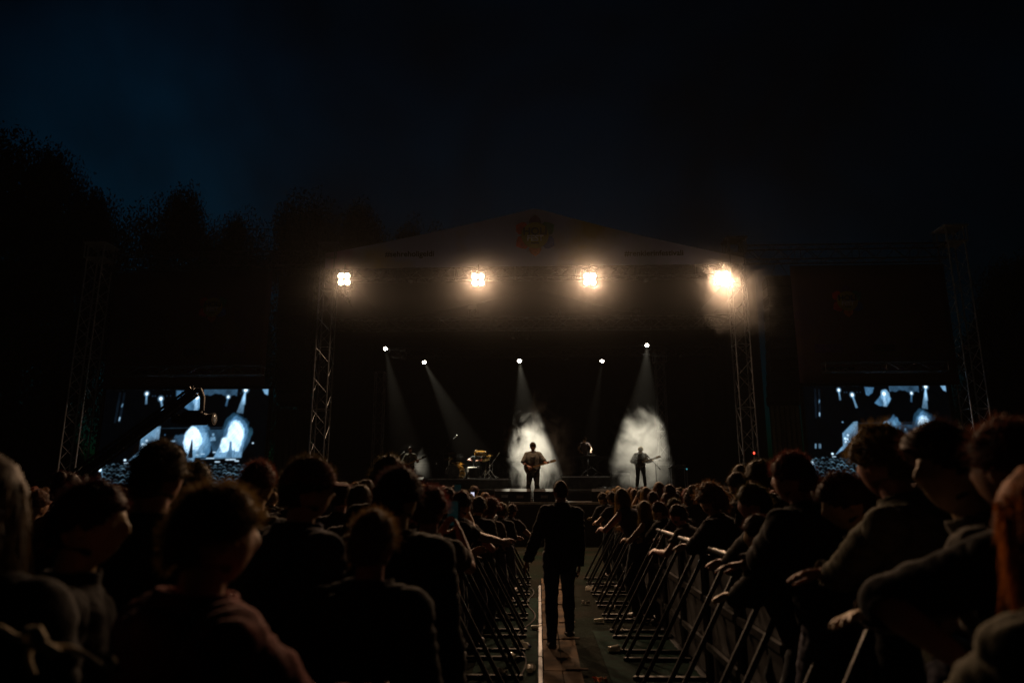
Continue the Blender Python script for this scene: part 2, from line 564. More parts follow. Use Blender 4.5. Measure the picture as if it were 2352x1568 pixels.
def truss(name, p0, p1, w, label, m='alu_dull', step=.5):
    c = (V(p0)+V(p1))/2
    t = empty(name, c)
    tag(t, label, 'truss', 'horizontal lighting trusses')
    lattice(t, V(p0)-c, V(p1)-c, w, M[m], (0,0,1), step)
    return t
zf = at(1225, 625, 22.0).z
truss('lattice_truss', (XL+.3, 22.0, zf), (XR-.3, 22.0, zf), 0.44, 'front truss under the printed gable carrying the four bright blinders')
zo = at(470, 600, 22.4).z
truss('lattice_truss', (OL+.3, 22.4, zo), (XL-.3, 22.4, zo), 0.5, 'horizontal truss over the left screen and its dark banner')
zo2 = at(1960, 582, 22.4).z
truss('lattice_truss', (XR+.3, 22.4, zo2), (OR_-.3, 22.4, zo2), 0.5, 'horizontal truss over the right screen and its dark banner')
zm = at(1225, 743, 25.0).z
truss('lattice_truss', (XL-.6, 25.0, zm), (XR+.6, 25.0, zm), 0.42, 'middle truss across the stage with dark fixtures, below the blinders')
zr = at(1225, 808, 28.4).z
truss('lattice_truss', (IL+.2, 28.4, zr), (at(1700,808,28.4).x, 28.4, zr), 0.36, 'rear truss over the stage carrying the small white spots', 'black_metal')
zs = at(2000, 843, 22.1).z
truss('lattice_truss', (at(1892,843,22.1).x, 22.1, zs), (at(2172,843,22.1).x, 22.1, zs), 0.3, 'short truss crossing just above the right screen')
zs = at(420, 852, 22.1).z
truss('lattice_truss', (at(262,852,22.1).x, 22.1, zs), (at(604,852,22.1).x, 22.1, zs), 0.3, 'short truss crossing just above the left screen')

# ------------------------------------------------------------------ stage deck
st_ = empty('stage', (0, 22.5, 0))
tag(st_, 'dark raised concert stage with a lower runway reaching into the crowd', 'stage')
MB().box((0, 27-22.5, STAGE_Z-.06), (17, 9, .12)).build('deck', M['deck'], st_)
MB().box((0, 22.56-22.5, (STAGE_Z-.12)/2), (17, .06, STAGE_Z-.12)).build('front_skirt', M['skirt'], st_)
rx0, rx1 = at(1168, 1149, 20.4).x, at(1405, 1149, 20.4).x
MB().box(((rx0+rx1)/2, 21.45-22.5, THRUST_Z-.06), (rx1-rx0, 2.04, .12)).build('runway', M['deck'], st_)
MB().box(((rx0+rx1)/2, 20.5-22.5, (THRUST_Z-.12)/2), (rx1-rx0-.04, .06, THRUST_Z-.12)).build('runway_skirt', M['skirt'], st_)
MB().box(((rx0+rx1)/2, 20.41-22.5, THRUST_Z-.035), (rx1-rx0, .03, .06)).build('runway_trim', M['alu'], st_)
MB().box((0, 22.485-22.5, STAGE_Z-.03), (17, .03, .05)).build('edge_trim', M['alu_dull'], st_)
for x0, x1, y0, z, lab in ((at(985,1098,24.6).x, at(1168,1098,24.6).x, 24.4, .36, 'drum riser: low black platform with a shiny front edge under the drum kit'),
                      (at(1290,1098,26.0).x, at(1440,1098,26.0).x, 25.6, .46, 'black riser under the keyboard player')):
    t = empty('riser', ((x0+x1)/2, y0, STAGE_Z))
    tag(t, lab, 'riser')
    MB().cbox((0, 1.2, z/2), (x1-x0, 2.4, z), .02).build('platform', M['deck'], t)
    MB().box((0, -.012, z-.03), (x1-x0, .02, .045)).build('edge_strip', M['alu'], t)
# drapes
def drape(name, p0, p1, z0, z1, label, folds=40, m='black_cloth', depth=.05):
    p0, p1 = V(p0), V(p1)
    d = p1-p0; nrm = V((-d.y, d.x, 0)).normalized()
    b = MB(); K = folds*4
    for i in range(K+1):
        q = p0+d*(i/K)+nrm*(depth*math.sin(i*math.pi/2+.3*math.sin(i*1.7)))
        for z in (z0, z1): b.v.append(V((q.x, q.y, z)))
        q2 = q+nrm*.012
        for z in (z0, z1): b.v.append(V((q2.x, q2.y, z)))
    for i in range(K):
        a = i*4
        b.face([a, a+4, a+5, a+1]); b.face([a+2, a+3, a+7, a+6])
        b.face([a+1, a+5, a+7, a+3]); b.face([a, a+2, a+6, a+4])
    return tag(b.build(name, M[m], None, True), label, 'curtain')
drape('stage_curtain', (-9, 31.5, 0), (9, 31.5, 0), STAGE_Z, 11, 'wide black backdrop curtain closing the rear of the stage', 14, 'black_cloth', .02)
drape('stage_curtain', (-7.7, 31.3, 0), (-7.7, 23.2, 0), STAGE_Z, 9, 'black side curtain along the left wing of the stage', 8, 'black_cloth', .02)
drape('stage_curtain', (7.6, 23.2, 0), (7.6, 31.3, 0), STAGE_Z, 9, 'black side curtain along the right wing of the stage', 8, 'black_cloth', .02)
drape('scrim_panel', (at(632,1000,22.6).x, 22.6, 0), (at(716,1000,22.6).x, 22.6, 0), .2, at(680,940,22.6).z, 'dark cloth panel under the left loudspeaker column', 6, 'cloth_black', .03)
drape('scrim_panel', (at(1772,1000,22.6).x, 22.6, 0), (at(1842,1000,22.6).x, 22.6, 0), .2, at(1800,932,22.6).z, 'dark greenish cloth panel under the right loudspeaker column', 6, 'cloth_olive', .03)

# loudspeaker columns flown between tower and screen
def line_array(px, py0, py1, label):
    p = at(px, py0, 22.9); z1 = at(px, py1, 22.9).z
    t = empty('loudspeaker_column', (p.x, 22.9, p.z)); tag(t, label, 'loudspeaker', 'flown loudspeaker columns')
    k = 12; h = (p.z-z1)/k
    for i in range(k):
        a = R(-1.5-i*i*.09)
        o = MB().cbox((0,0,0), (1.05, .55, h*.94), .02).build('cabinet', M['black_plastic'], t)
        o.location = (0, i*i*.004, -h*(i+.5)); o.rotation_euler = (a,0,0)
        gm = MB(); gm.box((0,-.282,0), (.98, .012, h*.8)).build('grille', M['black_metal'], o)
    f = MB(); f.box((0,0,.06), (1.0,.1,.07)); f.tube([(-.3,0,.09),(0,0,.7)], .012, 6); f.tube([(.3,0,.09),(0,0,.7)], .012, 6)
    f.build('flying_frame', M['black_metal'], t)
line_array(682, 640, 925, 'black flown loudspeaker column between left screen and stage')
line_array(1790, 640, 925, 'black flown loudspeaker column between stage and right screen')

# ------------------------------------------------------------------ roof with printed gable
YG = 21.75
A, Bp, C = at(748, 582, YG), at(1230, 478, YG), at(1712, 592, YG)
zb = at(1225, 611, YG).z
rf = empty('stage_roof', (Bp.x, YG, zb))
tag(rf, 'gabled stage roof with a white printed front showing a yellow festival emblem', 'stage roof')
o = V((Bp.x, YG, zb))
gb = MB()
K = 48
for i in range(K+1):
    u = i/K
    x = A.x+(C.x-A.x)*u
    # concave sweep of the tensioned cloth from the eaves to the ridge
    f = (x-A.x)/(Bp.x-A.x) if x < Bp.x else (C.x-x)/(C.x-Bp.x)
    zl = A.z if x < Bp.x else C.z
    zt = zl+(Bp.z-zl)*(0.82*f+0.18*f*f)
    for yy in (0, .02):
        gb.v.append(V((x-o.x, yy, 0))); gb.v.append(V((x-o.x, yy, zt-o.z)))
for i in range(K):
    a = i*4
    gb.face([a, a+4, a+5, a+1]); gb.face([a+2, a+3, a+7, a+6]); gb.face([a+1, a+5, a+7, a+3]); gb.face([a, a+2, a+6, a+4])
gable = gb.build('gable_banner', M['gable'], rf)
rc = MB()
for i in range(K+1):
    q = gb.v[i*4+1]
    for dy in (.03, 9.5):
        rc.v.append(V((q.x, dy, q.z-.01))); rc.v.append(V((q.x, dy, q.z-.05)))
for i in range(K):
    a = i*4
    rc.face([a, a+4, a+6, a+2]); rc.face([a+1, a+3, a+7, a+5]); rc.face([a, a+1, a+5, a+4]); rc.face([a+2, a+6, a+7, a+3])
rc.build('roof_sheet', M['black_cloth'], rf)
# emblem: six petals round a yellow disc, two words
def emblem(parent, c, r, s=1.0):
    names = ['petal_purple', 'petal_red', 'petal_red', 'petal_orange', 'petal_blue', 'petal_green']
    for k in range(6):
        a = R(90+60*k)
        poly = []
        for t, w in ((0.0,.30),(.55,.36),(.8,.42),(1.12,.50),(1.36,.36),(1.62,.0),(1.36,-.36),(1.12,-.50),(.8,-.42),(.55,-.36),(0,-.30)):
            w = w*(1.0+.12*math.sin(k*2.1+t*4))
            poly.append((r*(t*math.cos(a)-w*math.sin(a)), r*(t*math.sin(a)+w*math.cos(a))))
        MB().prism(poly, c+V((0,-.012-.0006*k,0)), (1,0,0), (0,0,1), (0,.008,0)).build('petal', M[names[k]], parent)
    disc = [(r*math.cos(2*math.pi*i/40), r*math.sin(2*math.pi*i/40)) for i in range(40)]
    MB().prism(disc, c+V((0,-.022,0)), (1,0,0), (0,0,1), (0,.006,0)).build('emblem_disc', M['yellow'], parent)
    text_mesh('lettering', 'HOLI', r*.78, M['ink_black'], parent, c+V((0,-.03,r*.28)), bold=.012*r/.5)
    text_mesh('lettering', 'FEST', r*.6, M['ink_white'], parent, c+V((0,-.03,-r*.24)), bold=.01*r/.5)
    text_mesh('lettering', 'Festival', r*.2, M['ink_black'], parent, c+V((0,-.03,-r*.6)), bold=.002)
ec = at(1229, 541, YG)-o
emblem(gable, V((ec.x, 0, ec.z)), .46)
for c_ in gable.children: c_.location.y += -.004
hc = at(941, 584, YG)-o
text_mesh('lettering', '#sehreholigeldi', .27, M['ink_black'], gable, V((hc.x, -.012, hc.z)), bold=.004)
hc = at(1502, 582, YG)-o
text_mesh('lettering', '#renklerinfestivali', .27, M['ink_black'], gable, V((hc.x, -.012, hc.z)), bold=.004)

# printed banners over the screens
def side_banner(x0, x1, y0, y1, emb, label, Y=22.5):
    p, q = at(x0, (y0+y1)/2, Y), at(x1, (y0+y1)/2, Y)
    zt, zb_ = at((x0+x1)/2, y0, Y).z, at((x0+x1)/2, y1, Y).z
    t = empty('printed_banner', ((p.x+q.x)/2, Y, zb_)); tag(t, label, 'banner', 'printed banners over the screens')
    w, h = q.x-p.x, zt-zb_
    b = MB()
    for i in range(25):
        for j in range(9):
            x = -w/2+w*i/24; z = h*j/8
            b.v.append(V((x, .02*noise.noise(V((x*1.3, z*1.1, Y))), z)))
    for i in range(24):
        for j in range(8):
            a = i*9+j; b.face([a, a+9, a+10, a+1])
    sh = b.build('cloth', M['side_print'], t, True)
    md = sh.modifiers.new('thickness', 'SOLIDIFY'); md.thickness = .01
    e = at(emb[0], emb[1], Y)
    emblem(sh, V((e.x-(p.x+q.x)/2, -.03, e.z-zb_)), .34)
    for k, (u, v, ww, hh) in enumerate(((.2,.3,.9,.28),(.55,.3,.7,.22),(.8,.33,.8,.3),(.25,.12,1.0,.2),(.6,.12,.9,.16))):
        MB().box((-w/2+w*u, -.03, h*v), (ww, .01, hh)).build('sponsor_patch', M['ink_black' if k % 2 else 'petal_purple'], sh)
    return t
side_banner(252, 616, 624, 890, (490, 706), 'dark printed banner with a faint round emblem above the left screen')
side_banner(1826, 2186, 608, 884, (1945, 692), 'dark printed banner with a faint round emblem above the right screen')

# ------------------------------------------------------------------ video walls: the picture is what the LED wall shows
def paint(W, H):
    """the live camera picture, as linear rgb, in the pixel frame of the left screen (x 100..2290, y 130..1340)"""
    X, Yy = np.meshgrid(np.linspace(60, 2300, W), np.linspace(130, 1340, H))
    rs = np.random.RandomState(4)
    img = np.zeros((H, W, 3)); img[:] = (.0012, .0022, .0032)
    # slow wobble for the posterised edges
    def wob(s, ph):
        return np.sin(X/s+ph)*np.cos(Yy/s*1.3+ph*2)+.6*np.sin(X/s*2.3-Yy/s*1.7+ph)+.35*np.sin(X/s*4.7+Yy/s*3.9+ph*3)
    def put(mask, c, a=1.0):
        m = np.clip(mask, 0, 1)[..., None]*a
        img[:] = img*(1-m)+np.array(c)*m
    def poly(pts):
        ins = np.zeros(X.shape, bool)
        k = len(pts)
        for i in range(k):
            x0, y0 = pts[i]; x1, y1 = pts[(i+1) % k]
            if y0 == y1: continue
            c = ((Yy >= min(y0,y1)) & (Yy < max(y0,y1))) & (X < (Yy-y0)/(y1-y0)*(x1-x0)+x0)
            ins ^= c
        return ins.astype(float)
    def ell(cx, cy, rx, ry, soft=.05, wa=0.0, s=60, ph=0):
        d = np.sqrt(((X-cx)/rx)**2+((Yy-cy)/ry)**2)+wa*wob(s, ph)
        return np.clip((1-d)/soft+.5, 0, 1)
    def line(x0, y0, x1, y1, w):
        dx, dy = x1-x0, y1-y0; L2 = dx*dx+dy*dy
        t = np.clip(((X-x0)*dx+(Yy-y0)*dy)/L2, 0, 1)
        return np.clip(1.5-np.hypot(X-x0-t*dx, Yy-y0-t*dy)/w, 0, 1)
    def beam(x0, y0, x1, y1, w0, w1, fade=1.0):
        dx, dy = x1-x0, y1-y0; L = math.hypot(dx, dy)
        t = ((X-x0)*dx+(Yy-y0)*dy)/L/L; d = np.abs((X-x0)*dy-(Yy-y0)*dx)/L
        w = w0+(w1-w0)*np.clip(t, 0, 1)
        return np.clip((w-d)/4+.5, 0, 1)*(t > 0)*(t < 1)*np.clip(1-fade*t, 0, 1)
    sky_, mid, lite, white = (.055,.10,.14), (.10,.19,.27), (.25,.38,.48), (.82,.93,1.0)
    top = (Yy < 205+14*wob(70, 1)).astype(float)
    put(top*((X > 1400) & (X < 1860)), sky_)
    put(poly([(1020,140),(1170,150),(1140,220),(1075,262),(1035,250)]), mid)
    put(poly([(2190,120),(2278,120),(2276,212),(2230,190)]), lite)
    put(poly([(1150,360),(1330,190),(1420,300),(1350,400),(1220,400)]), mid)
    put(ell(1330,270,70,100,.1,.08), lite, .8)
    # smoke and light on stage
    put(ell(1420,820,150,270,.1,.10,70,2), mid)
    put(ell(1150,790,110,75,.3,.15,40,5), sky_)
    put(ell(1400,800,120,215,.1,.09,60,2), (.16,.27,.36))
    put(poly([(1335,690),(1500,690),(1430,1060),(1330,1090)]), lite, .8)
    put(ell(1310,790,120,175,.08,.07,50,4), (.6,.74,.85))
    put(ell(1305,780,95,150,.08,.06,45,4), white)
    put(ell(1320,1000,70,110,.2,.1,40,1), lite)
    put(ell(1880,640,180,190,.08,.07,60,3), (.03,.07,.10))
    put(poly([(1500,650),(2110,640),(2080,800),(1990,960),(1600,960)]), (.045,.085,.12), .9)
    put(ell(1885,700,160,215,.06,.07,60,3), mid)
    put(poly([(1760,700),(2010,700),(1985,1000),(1610,1005)]), (.2,.31,.40))
    put(ell(1880,720,115,190,.06,.06,55,3), (.45,.6,.72))
    put(ell(1875,720,100,165,.06,.06,55,7), white)
    put(ell(1760,840,75,90,.2,.08,40,2), (.75,.87,.95)); put(ell(1900,850,70,80,.2,.08,40,2), (.75,.87,.95))
    put(ell(2080,680,30,70,.2,.15,30,2), (.03,.07,.09))
    # dark performers
    put(poly([(1296,772),(1308,772),(1322,880),(1335,1010),(1268,1010),(1282,880)]), (.01,.015,.02))
    put(poly([(1815,800),(1838,800),(1850,900),(1862,1000),(1780,1000),(1805,900)]), (.12,.2,.27))
    put(ell(1580,715,17,20,.2), lite); put(poly([(1550,745),(1610,740),(1622,790),(1545,795)]), lite)
    put(line(1340,880,1400,862,3), (.05,.09,.12)); put(line(1885,890,1885,1000,3), (.05,.09,.12))
    # lit panel at the left with its bright spots
    put(poly([(610,765),(800,612),(862,604),(852,812),(745,832),(690,900),(598,960)]), (.17,.26,.33))
    put(poly([(860,604),(852,812),(780,812),(800,640)]), (.24,.33,.40), .7)
    put(poly([(470,1048),(560,962),(640,900),(745,840),(700,900),(600,985)]), lite)
    for cx, cy, r_ in ((692,790,17),(644,835,17),(680,842,17),(650,878,19)): put(ell(cx,cy,r_,r_*.9,.2), white)
    put(line(715,835,745,865,4), white); put(ell(428,1035,18,12,.3), white)
    # beams and lamps
    for x0,y0,x1,y1,w0,w1,c in ((620,190,628,320,8,16,lite),(822,250,872,425,10,18,lite),(1318,240,1310,410,10,28,(.5,.66,.78)),
                             (1740,230,1720,350,8,16,mid),(1970,145,1915,440,8,46,lite),(1968,145,1950,330,6,30,(.4,.55,.66))):
        put(beam(x0,y0,x1,y1,w0,w1,.55), c)
    for cx, cy, r_ in ((620,182,19),(822,248,22),(1315,236,24),(1740,228,18),(1970,140,24)):
        put(ell(cx,cy,r_*1.7,r_*1.7,.7), lite, .6); put(ell(cx,cy,r_,r_,.3), (.95,1,1))
    for cx in (705,742,900,950,1855,1905): put(ell(cx,213 if cx < 1000 else 185,9,9,.4), (.03,.05,.07))
    put(line(760,634,1240,628,3), (.05,.08,.10)); put(line(1440,630,1740,622,3), (.04,.06,.08))
    for x in (245,262,305,322): put(line(x,165,x-22,560,2.5), (.025,.04,.055))
    put(line(307,315,298,350,6), lite); put(line(290,490,284,530,6), (.5,.65,.75))
    for x in (180,192,240,260): put(line(x,905,x-6,960,4), (.3,.42,.5))
    put(ell(930,715,8,10,.4), mid); put(ell(632,615,14,9,.4), lite); put(ell(1050,797,34,11,.4), (.5,.66,.78)); put(ell(2122,822,11,8,.4), white)
    # stage edge
    put(((Yy > 1005) & (Yy < 1060) & (X > 1360)).astype(float), (.0015,.0028,.004))
    put(line(1440,1022,1980,1003,3), lite)
    for x0, x1, yy, w in ((1690,1750,932,4),(1600,1632,937,4),(1375,1405,970,4),(1440,1490,960,3),(1780,1815,1030,6),(1830,1905,1028,6),(1905,1950,1046,6),(1640,1700,1058,4),(1290,1365,1105,8),(1405,1435,1096,8),(420,475,1072,3),(1515,1620,1012,3)):
        put(line(x0,yy,x1,yy,w), white)
    # the filmed crowd: rows of rim lit heads
    put((Yy > 1085).astype(float)*((X < 1280) | (X > 1440)), (.0012,.0022,.0032))
    for row in range(9):
        yy0 = 1095+row*30+row*row*1.2; rr = 24+row*3.2
        x = 120+rs.uniform(0,50)
        while x < 2080:
            if not (1255 < x < 1470):
                cy = yy0+rs.uniform(-14,14); r_ = rr*rs.uniform(.85,1.2); b_ = rs.uniform(.25,1.0)*(1.0 if row < 6 else .6)
                put(ell(x, cy+r_, r_, r_*1.15, .08), (.0012,.0022,.0032))
                d = np.sqrt(((X-x)/r_)**2+((Yy-cy-r_)/(r_*1.15))**2)
                arc = np.clip(1-np.abs(d-1)/.13, 0, 1)*np.clip((cy+r_*.75-Yy)/r_+rs.uniform(-.2,.3)*(X-x)/r_, 0, 1)
                put(arc, (.42*b_,.62*b_,.72*b_))
            x += rr*rs.uniform(1.7,2.9)
    put(ell(108,1155,20,24,.4), white); put(line(130,1165,152,1250,5), lite)
    # the wall's own softness: neighbouring pixels of the enlarged picture run into each other
    k = np.array([1, 3, 4, 3, 1.]); k /= k.sum()
    for ax in (0, 1, 0, 1, 0, 1, 0, 1):
        img = sum(np.roll(img, q-2, axis=ax)*k[q] for q in range(5))
    img = img*(1+.16*wob(110, 2)+.10*wob(37, 5))[..., None]
    grain = rs.normal(1.0, .07, (H, W, 1))
    img = np.clip(img*grain, 0, None)**1.3*np.array((1.25, 1.5, 1.72))
    return img
def led_material(name):
    m = bpy.data.materials.new(name)
    m.use_nodes = True
    t, b = nodes_of(m)
    b.inputs['Base Color'].default_value = (.004,.004,.004,1); b.inputs['Roughness'].default_value = .8; b.inputs['Specular IOR Level'].default_value = .1
    at_ = N(t, 'ShaderNodeAttribute'); at_.attribute_name = 'picture'
    t.links.new(at_.outputs['Color'], b.inputs['Emission Color'])
    b.inputs['Emission Strength'].default_value = 0.95
    m.cycles.emission_sampling = 'NONE'
    return m
M['led'] = led_material('led_picture')
def video_wall(x0, x1, y0, y1, u0, u1, label, Y=22.5, v0=0.0, v1=1.0):
    p, q = at(x0, (y0+y1)/2, Y), at(x1, (y0+y1)/2, Y)
    zt, zb_ = at((x0+x1)/2, y0, Y).z, at((x0+x1)/2, y1, Y).z
    w, h = q.x-p.x, zt-zb_
    t = empty('video_screen', ((p.x+q.x)/2, Y, 0)); tag(t, label, 'video screen', 'video screens beside the stage')
    img = paint(720, 420)
    W_, H_ = 400, 240
    b = MB()
    cols = np.ones((H_*W_, 4), np.float32)
    for j in range(H_):
        for i in range(W_):
            b.v.append(V((-w/2+w*i/(W_-1), 0, zt-h*j/(H_-1))))
            ii = (u0+(u1-u0)*i/(W_-1))*719; jj = (v0+(v1-v0)*j/(H_-1))*419
            cols[j*W_+i, :3] = img[min(419, int(jj)), min(719, int(ii))]
    for j in range(H_-1):
        for i in range(W_-1):
            a = j*W_+i
            b.f.append([a, a+W_, a+W_+1, a+1]); b.mi.append(0)
    me = b.mesh('display', M['led'])
    ca = me.color_attributes.new('picture', 'FLOAT_COLOR', 'POINT')
    ca.data.foreach_set('color', cols.ravel())
    link('display', me, t)
    f = MB()
    f.box((0,.09,(zt+zb_)/2), (w, .16, h)); f.box((0,.0,zt+.05), (w+.2,.12,.09)); f.box((0,.0,zb_-.05), (w+.2,.12,.09))
    f.box((-w/2-.05,0,(zt+zb_)/2), (.09,.12,h)); f.box((w/2+.05,0,(zt+zb_)/2), (.09,.12,h))
    f.build('cabinet_frame', M['black_plastic'], t)
    for s in (-.4,.4): MB().box((s*w, .25, zb_/2-.05), (.12,.12,zb_-.1)).build('support_leg', M['black_metal'], t)
video_wall(231, 612, 894, 1112, 0.0, 1.0, 'left video screen showing the blue lit band, partly hidden by a camera crane', 22.5, 0, 1.0)
video_wall(1852, 2189, 886, 1095, 0.0, 1.0, 'right video screen showing the blue lit band behind three near heads', 22.5, 0, 1.0)

# ------------------------------------------------------------------ lamps
def lamp_data(name, typ, watts, colr, **kw):
    l = bpy.data.lights.new(name, typ)
    l.energy = watts; l.color = colr
    for k, v in kw.items(): setattr(l, k, v)
    return l
def aim(o, d):
    o.rotation_euler = V(d).to_track_quat('-Z', 'Y').to_euler()
blind = lamp_data('blinder_glow', 'AREA', BLINDER_W/4, BLINDER_COL, shape='DISK', size=.19)
gable_spill = lamp_data('added_gable_spill', 'POINT', 1.9, (1.0,.84,.74), shadow_soft_size=.08)  # extra point light added before each blinder to brighten the gable
for (px, py, lab) in ((790,641,'bright square blinder at the left end of the front truss, beside the left tower'), (1098,642,'bright square blinder left of the emblem on the front truss'),
                      (1355,641,'bright square blinder right of the emblem on the front truss'), (1660,638,'bright blinder glowing inside the smoke cloud by the right tower')):
    p = at(px, py, 21.35)
    t = empty('blinder_lamp', p); tag(t, lab, 'stage light', 'audience blinders on the front truss')
    t.rotation_euler = (R(14), 0, 0)
    MB().cbox((0,.09,0), (.46,.16,.46), .03).build('housing', M['black_metal'], t)
    y_ = MB(); y_.tube([(-.26,.09,0),(-.26,.09,.33),(.26,.09,.33),(.26,.09,0)], .016, 6); y_.build('yoke', M['black_metal'], t)
    MB().tube([(0,.09,.31),(0,.2,.5)], .02, 6).build('clamp', M['black_metal'], t)
    for sx in (-1,1):
        for sz in (-1,1):
            MB().ell((sx*.105,.012,sz*.105), (.097,.045,.097), None, 14, 8).build('lens', M['lens_hot'], t, True)
            lo = bpy.data.objects.new('lamp_light', blind); col.objects.link(lo); lo.parent = t
            lo.location = (sx*.105, -.03, sz*.105); aim(lo, (0,-1,0))
    lo = bpy.data.objects.new('added_spill_light', gable_spill); col.objects.link(lo); lo.parent = t; lo.location = (0, -.17, .05)
def spot(px, py, Y, target, watts, ang, label, blend=.5, tint=(1.0,.90,.68), r_=.06):
    p = at(px, py, Y)
    t = empty('spot_lamp', p); tag(t, label, 'stage light', 'small white spots over the stage')
    d = (V(target)-p).normalized()
    x, y_, _ = frame_of(d)
    b = MB(); b.tube([p-p-d*.34, -d*.30, -d*.02, d*.01], [.04,.08,.09,.095], 12); b.build('barrel', M['black_metal'], t, True)
    # the front glass bulges out of the barrel, so its glow is also seen from the side
    rot = Matrix((x, y_, d)).transposed()
    MB().ell(d*.02, (.075,.075,.05), rot, 14, 8).build('lens', M['lens_spot'], t, True)
    yk = MB(); yk.tube([x*.15-d*.14, x*.15-d*.14+V((0,0,.3)), -x*.15-d*.14+V((0,0,.3)), -x*.15-d*.14], .014, 6); yk.build('yoke', M['black_metal'], t)
    ld = lamp_data('spot_beam', 'SPOT', watts, tint, spot_size=R(ang), spot_blend=blend, shadow_soft_size=r_)
    lo = bpy.data.objects.new('lamp_light', ld); col.objects.link(lo); lo.parent = t
    lo.location = d*.12; aim(lo, d)
    return p
SP1, SP2 = 7600, 9200
spot(885, 800, 28.2, (at(936,1080,24).x, 24.0, 2.6), 6000, 12, 'small white spot high at the left of the stage over the bass player')
spot(974, 831, 28.2, (at(1090,1080,24.3).x, 25.3, 2.5), 9500, 15, 'white spot over the drum kit with a slanting beam', .3)
spot(1193, 828, 25.6, (at(1228,1080,21.6).x, 21.75, 1.6), SP1, 20, 'brightest white spot in the middle, aimed at the guitarist on the runway')
spot(1383, 828, 28.2, (at(1352,1040,26).x, 26.6, 2.8), 4500, 11, 'small white spot above the keyboard player', .3)
spot(1486, 792, 28.2, (at(1472,1085,24.2).x, 24.2, 2.2), SP2, 21, 'white spot whose wide beam falls on the right guitarist')
# unlit fixtures hanging from the trusses
def moving_head(px, py, Y, label, s=1.0):
    p = at(px, py, Y)
    t = empty('moving_head_lamp', p, rng.uniform(-.6,.6)); tag(t, label, 'stage light', 'unlit moving heads hanging from the trusses')
    MB().cbox((0,0,.22*s), (.34*s,.3*s,.14*s), .02).build('base', M['black_plastic'], t)
    for q in (-1,1): MB().cbox((q*.16*s,0,.03*s), (.05*s,.12*s,.32*s), .01).build('yoke_arm', M['black_plastic'], t)
    a = R(rng.uniform(-40,20))
    h = MB(); d = V((0, math.sin(a), -math.cos(a))); h.tube([-d*.16*s, -d*.12*s, d*.08*s, d*.14*s], [.06*s,.11*s,.12*s,.1*s], 12)
    h.build('head', M['black_plastic'], t, True)
    MB().ell(d*.145*s, (.085*s,.085*s,.02*s), frame_rot(d), 12, 6).build('lens', M['lens_dead'], t, True)
def frame_rot(d):
    x, y_, z = frame_of(V(d)); return Matrix((x, y_, z)).transposed()
for px, py, Y, lab in ((945,640,21.9,'dark moving head on the front truss between the first two blinders'), (1482,638,21.9,'dark moving head on the front truss between the last two blinders'),
                   (1085,722,25,'dark moving head on the middle truss under the second blinder'), (1275,727,25,'dark moving head near the middle of the middle truss'),
                   (1460,727,25,'dark moving head at the right of the middle truss'), (930,818,28.3,'unlit lamp on the rear truss left of the slanting beam'),
                   (1012,818,28.3,'unlit lamp on the rear truss right of the slanting beam'), (1180,770,26.5,'unlit lamp cluster fixture hanging over the middle of the stage, left one'),
                   (1212,770,26.5,'unlit lamp cluster fixture hanging over the middle of the stage, right one'), (1300,818,28.3,'unlit lamp on the rear truss left of the keyboard player spot'), (1560,812,28.3,'unlit lamp at the right end of the rear truss')):
    moving_head(px, py, Y, lab, 1.0)

# ------------------------------------------------------------------ air: haze and smoke
def volume_mat(name, density, aniso, colr=(1,1,1), noise_=None):
    m = bpy.data.materials.new(name)
    m.use_nodes = True
    t = m.node_tree
    t.nodes.remove(t.nodes['Principled BSDF'])
    v = N(t, 'ShaderNodeVolumePrincipled')
    v.inputs['Color'].default_value = (*colr, 1)
    v.inputs['Density'].default_value = density
    v.inputs['Anisotropy'].default_value = aniso
    m.cycles.volume_sampling = 'EQUIANGULAR'
    t.links.new(v.outputs[0], t.nodes['Material Output'].inputs['Volume'])
    if noise_:
        sc_, warp, thr, gain, seed, edge, soft, k_ = noise_
        co = N(t, 'ShaderNodeTexCoord')
        mp = N(t, 'ShaderNodeMapping'); mp.inputs['Location'].default_value = (seed, seed*.7, seed*.3)
        t.links.new(co.outputs['Object'], mp.inputs['Vector'])
        no = N(t, 'ShaderNodeTexNoise'); no.inputs['Scale'].default_value = sc_; no.inputs['Detail'].default_value = 5.0; no.inputs['Roughness'].default_value = .6; no.inputs['Distortion'].default_value = warp
        t.links.new(mp.outputs[0], no.inputs['Vector'])
        ln = N(t, 'ShaderNodeVectorMath', operation='LENGTH'); 
        # unit sphere object coordinates: falloff towards the rim
        t.links.new(co.outputs['Object'], ln.inputs[0])
        fo = N(t, 'ShaderNodeMapRange'); fo.inputs['From Min'].default_value = 1.0; fo.inputs['From Max'].default_value = edge; fo.inputs['To Max'].default_value = k_; fo.interpolation_type = 'SMOOTHSTEP'
        t.links.new(ln.outputs['Value'], fo.inputs['Value'])
        # density = gain * max(0, noise + falloff - thr)
        ad = N(t, 'ShaderNodeMath', operation='ADD'); t.links.new(no.outputs['Fac'], ad.inputs[0]); t.links.new(fo.outputs[0], ad.inputs[1])
        sb = N(t, 'ShaderNodeMapRange'); sb.inputs['From Min'].default_value = thr; sb.inputs['From Max'].default_value = thr+soft; sb.inputs['To Max'].default_value = gain
        t.links.new(ad.outputs[0], sb.inputs['Value'])
        # nothing at the very rim
        mu = N(t, 'ShaderNodeMath', operation='MULTIPLY'); t.links.new(sb.outputs[0], mu.inputs[0])
        cut = N(t, 'ShaderNodeMapRange'); cut.inputs['From Min'].default_value = 1.0; cut.inputs['From Max'].default_value = .85
        t.links.new(ln.outputs['Value'], cut.inputs['Value']); t.links.new(cut.outputs[0], mu.inputs[1])
        t.links.new(mu.outputs[0], v.inputs['Density'])
    else:
        m.cycles.homogeneous_volume = True
    return m
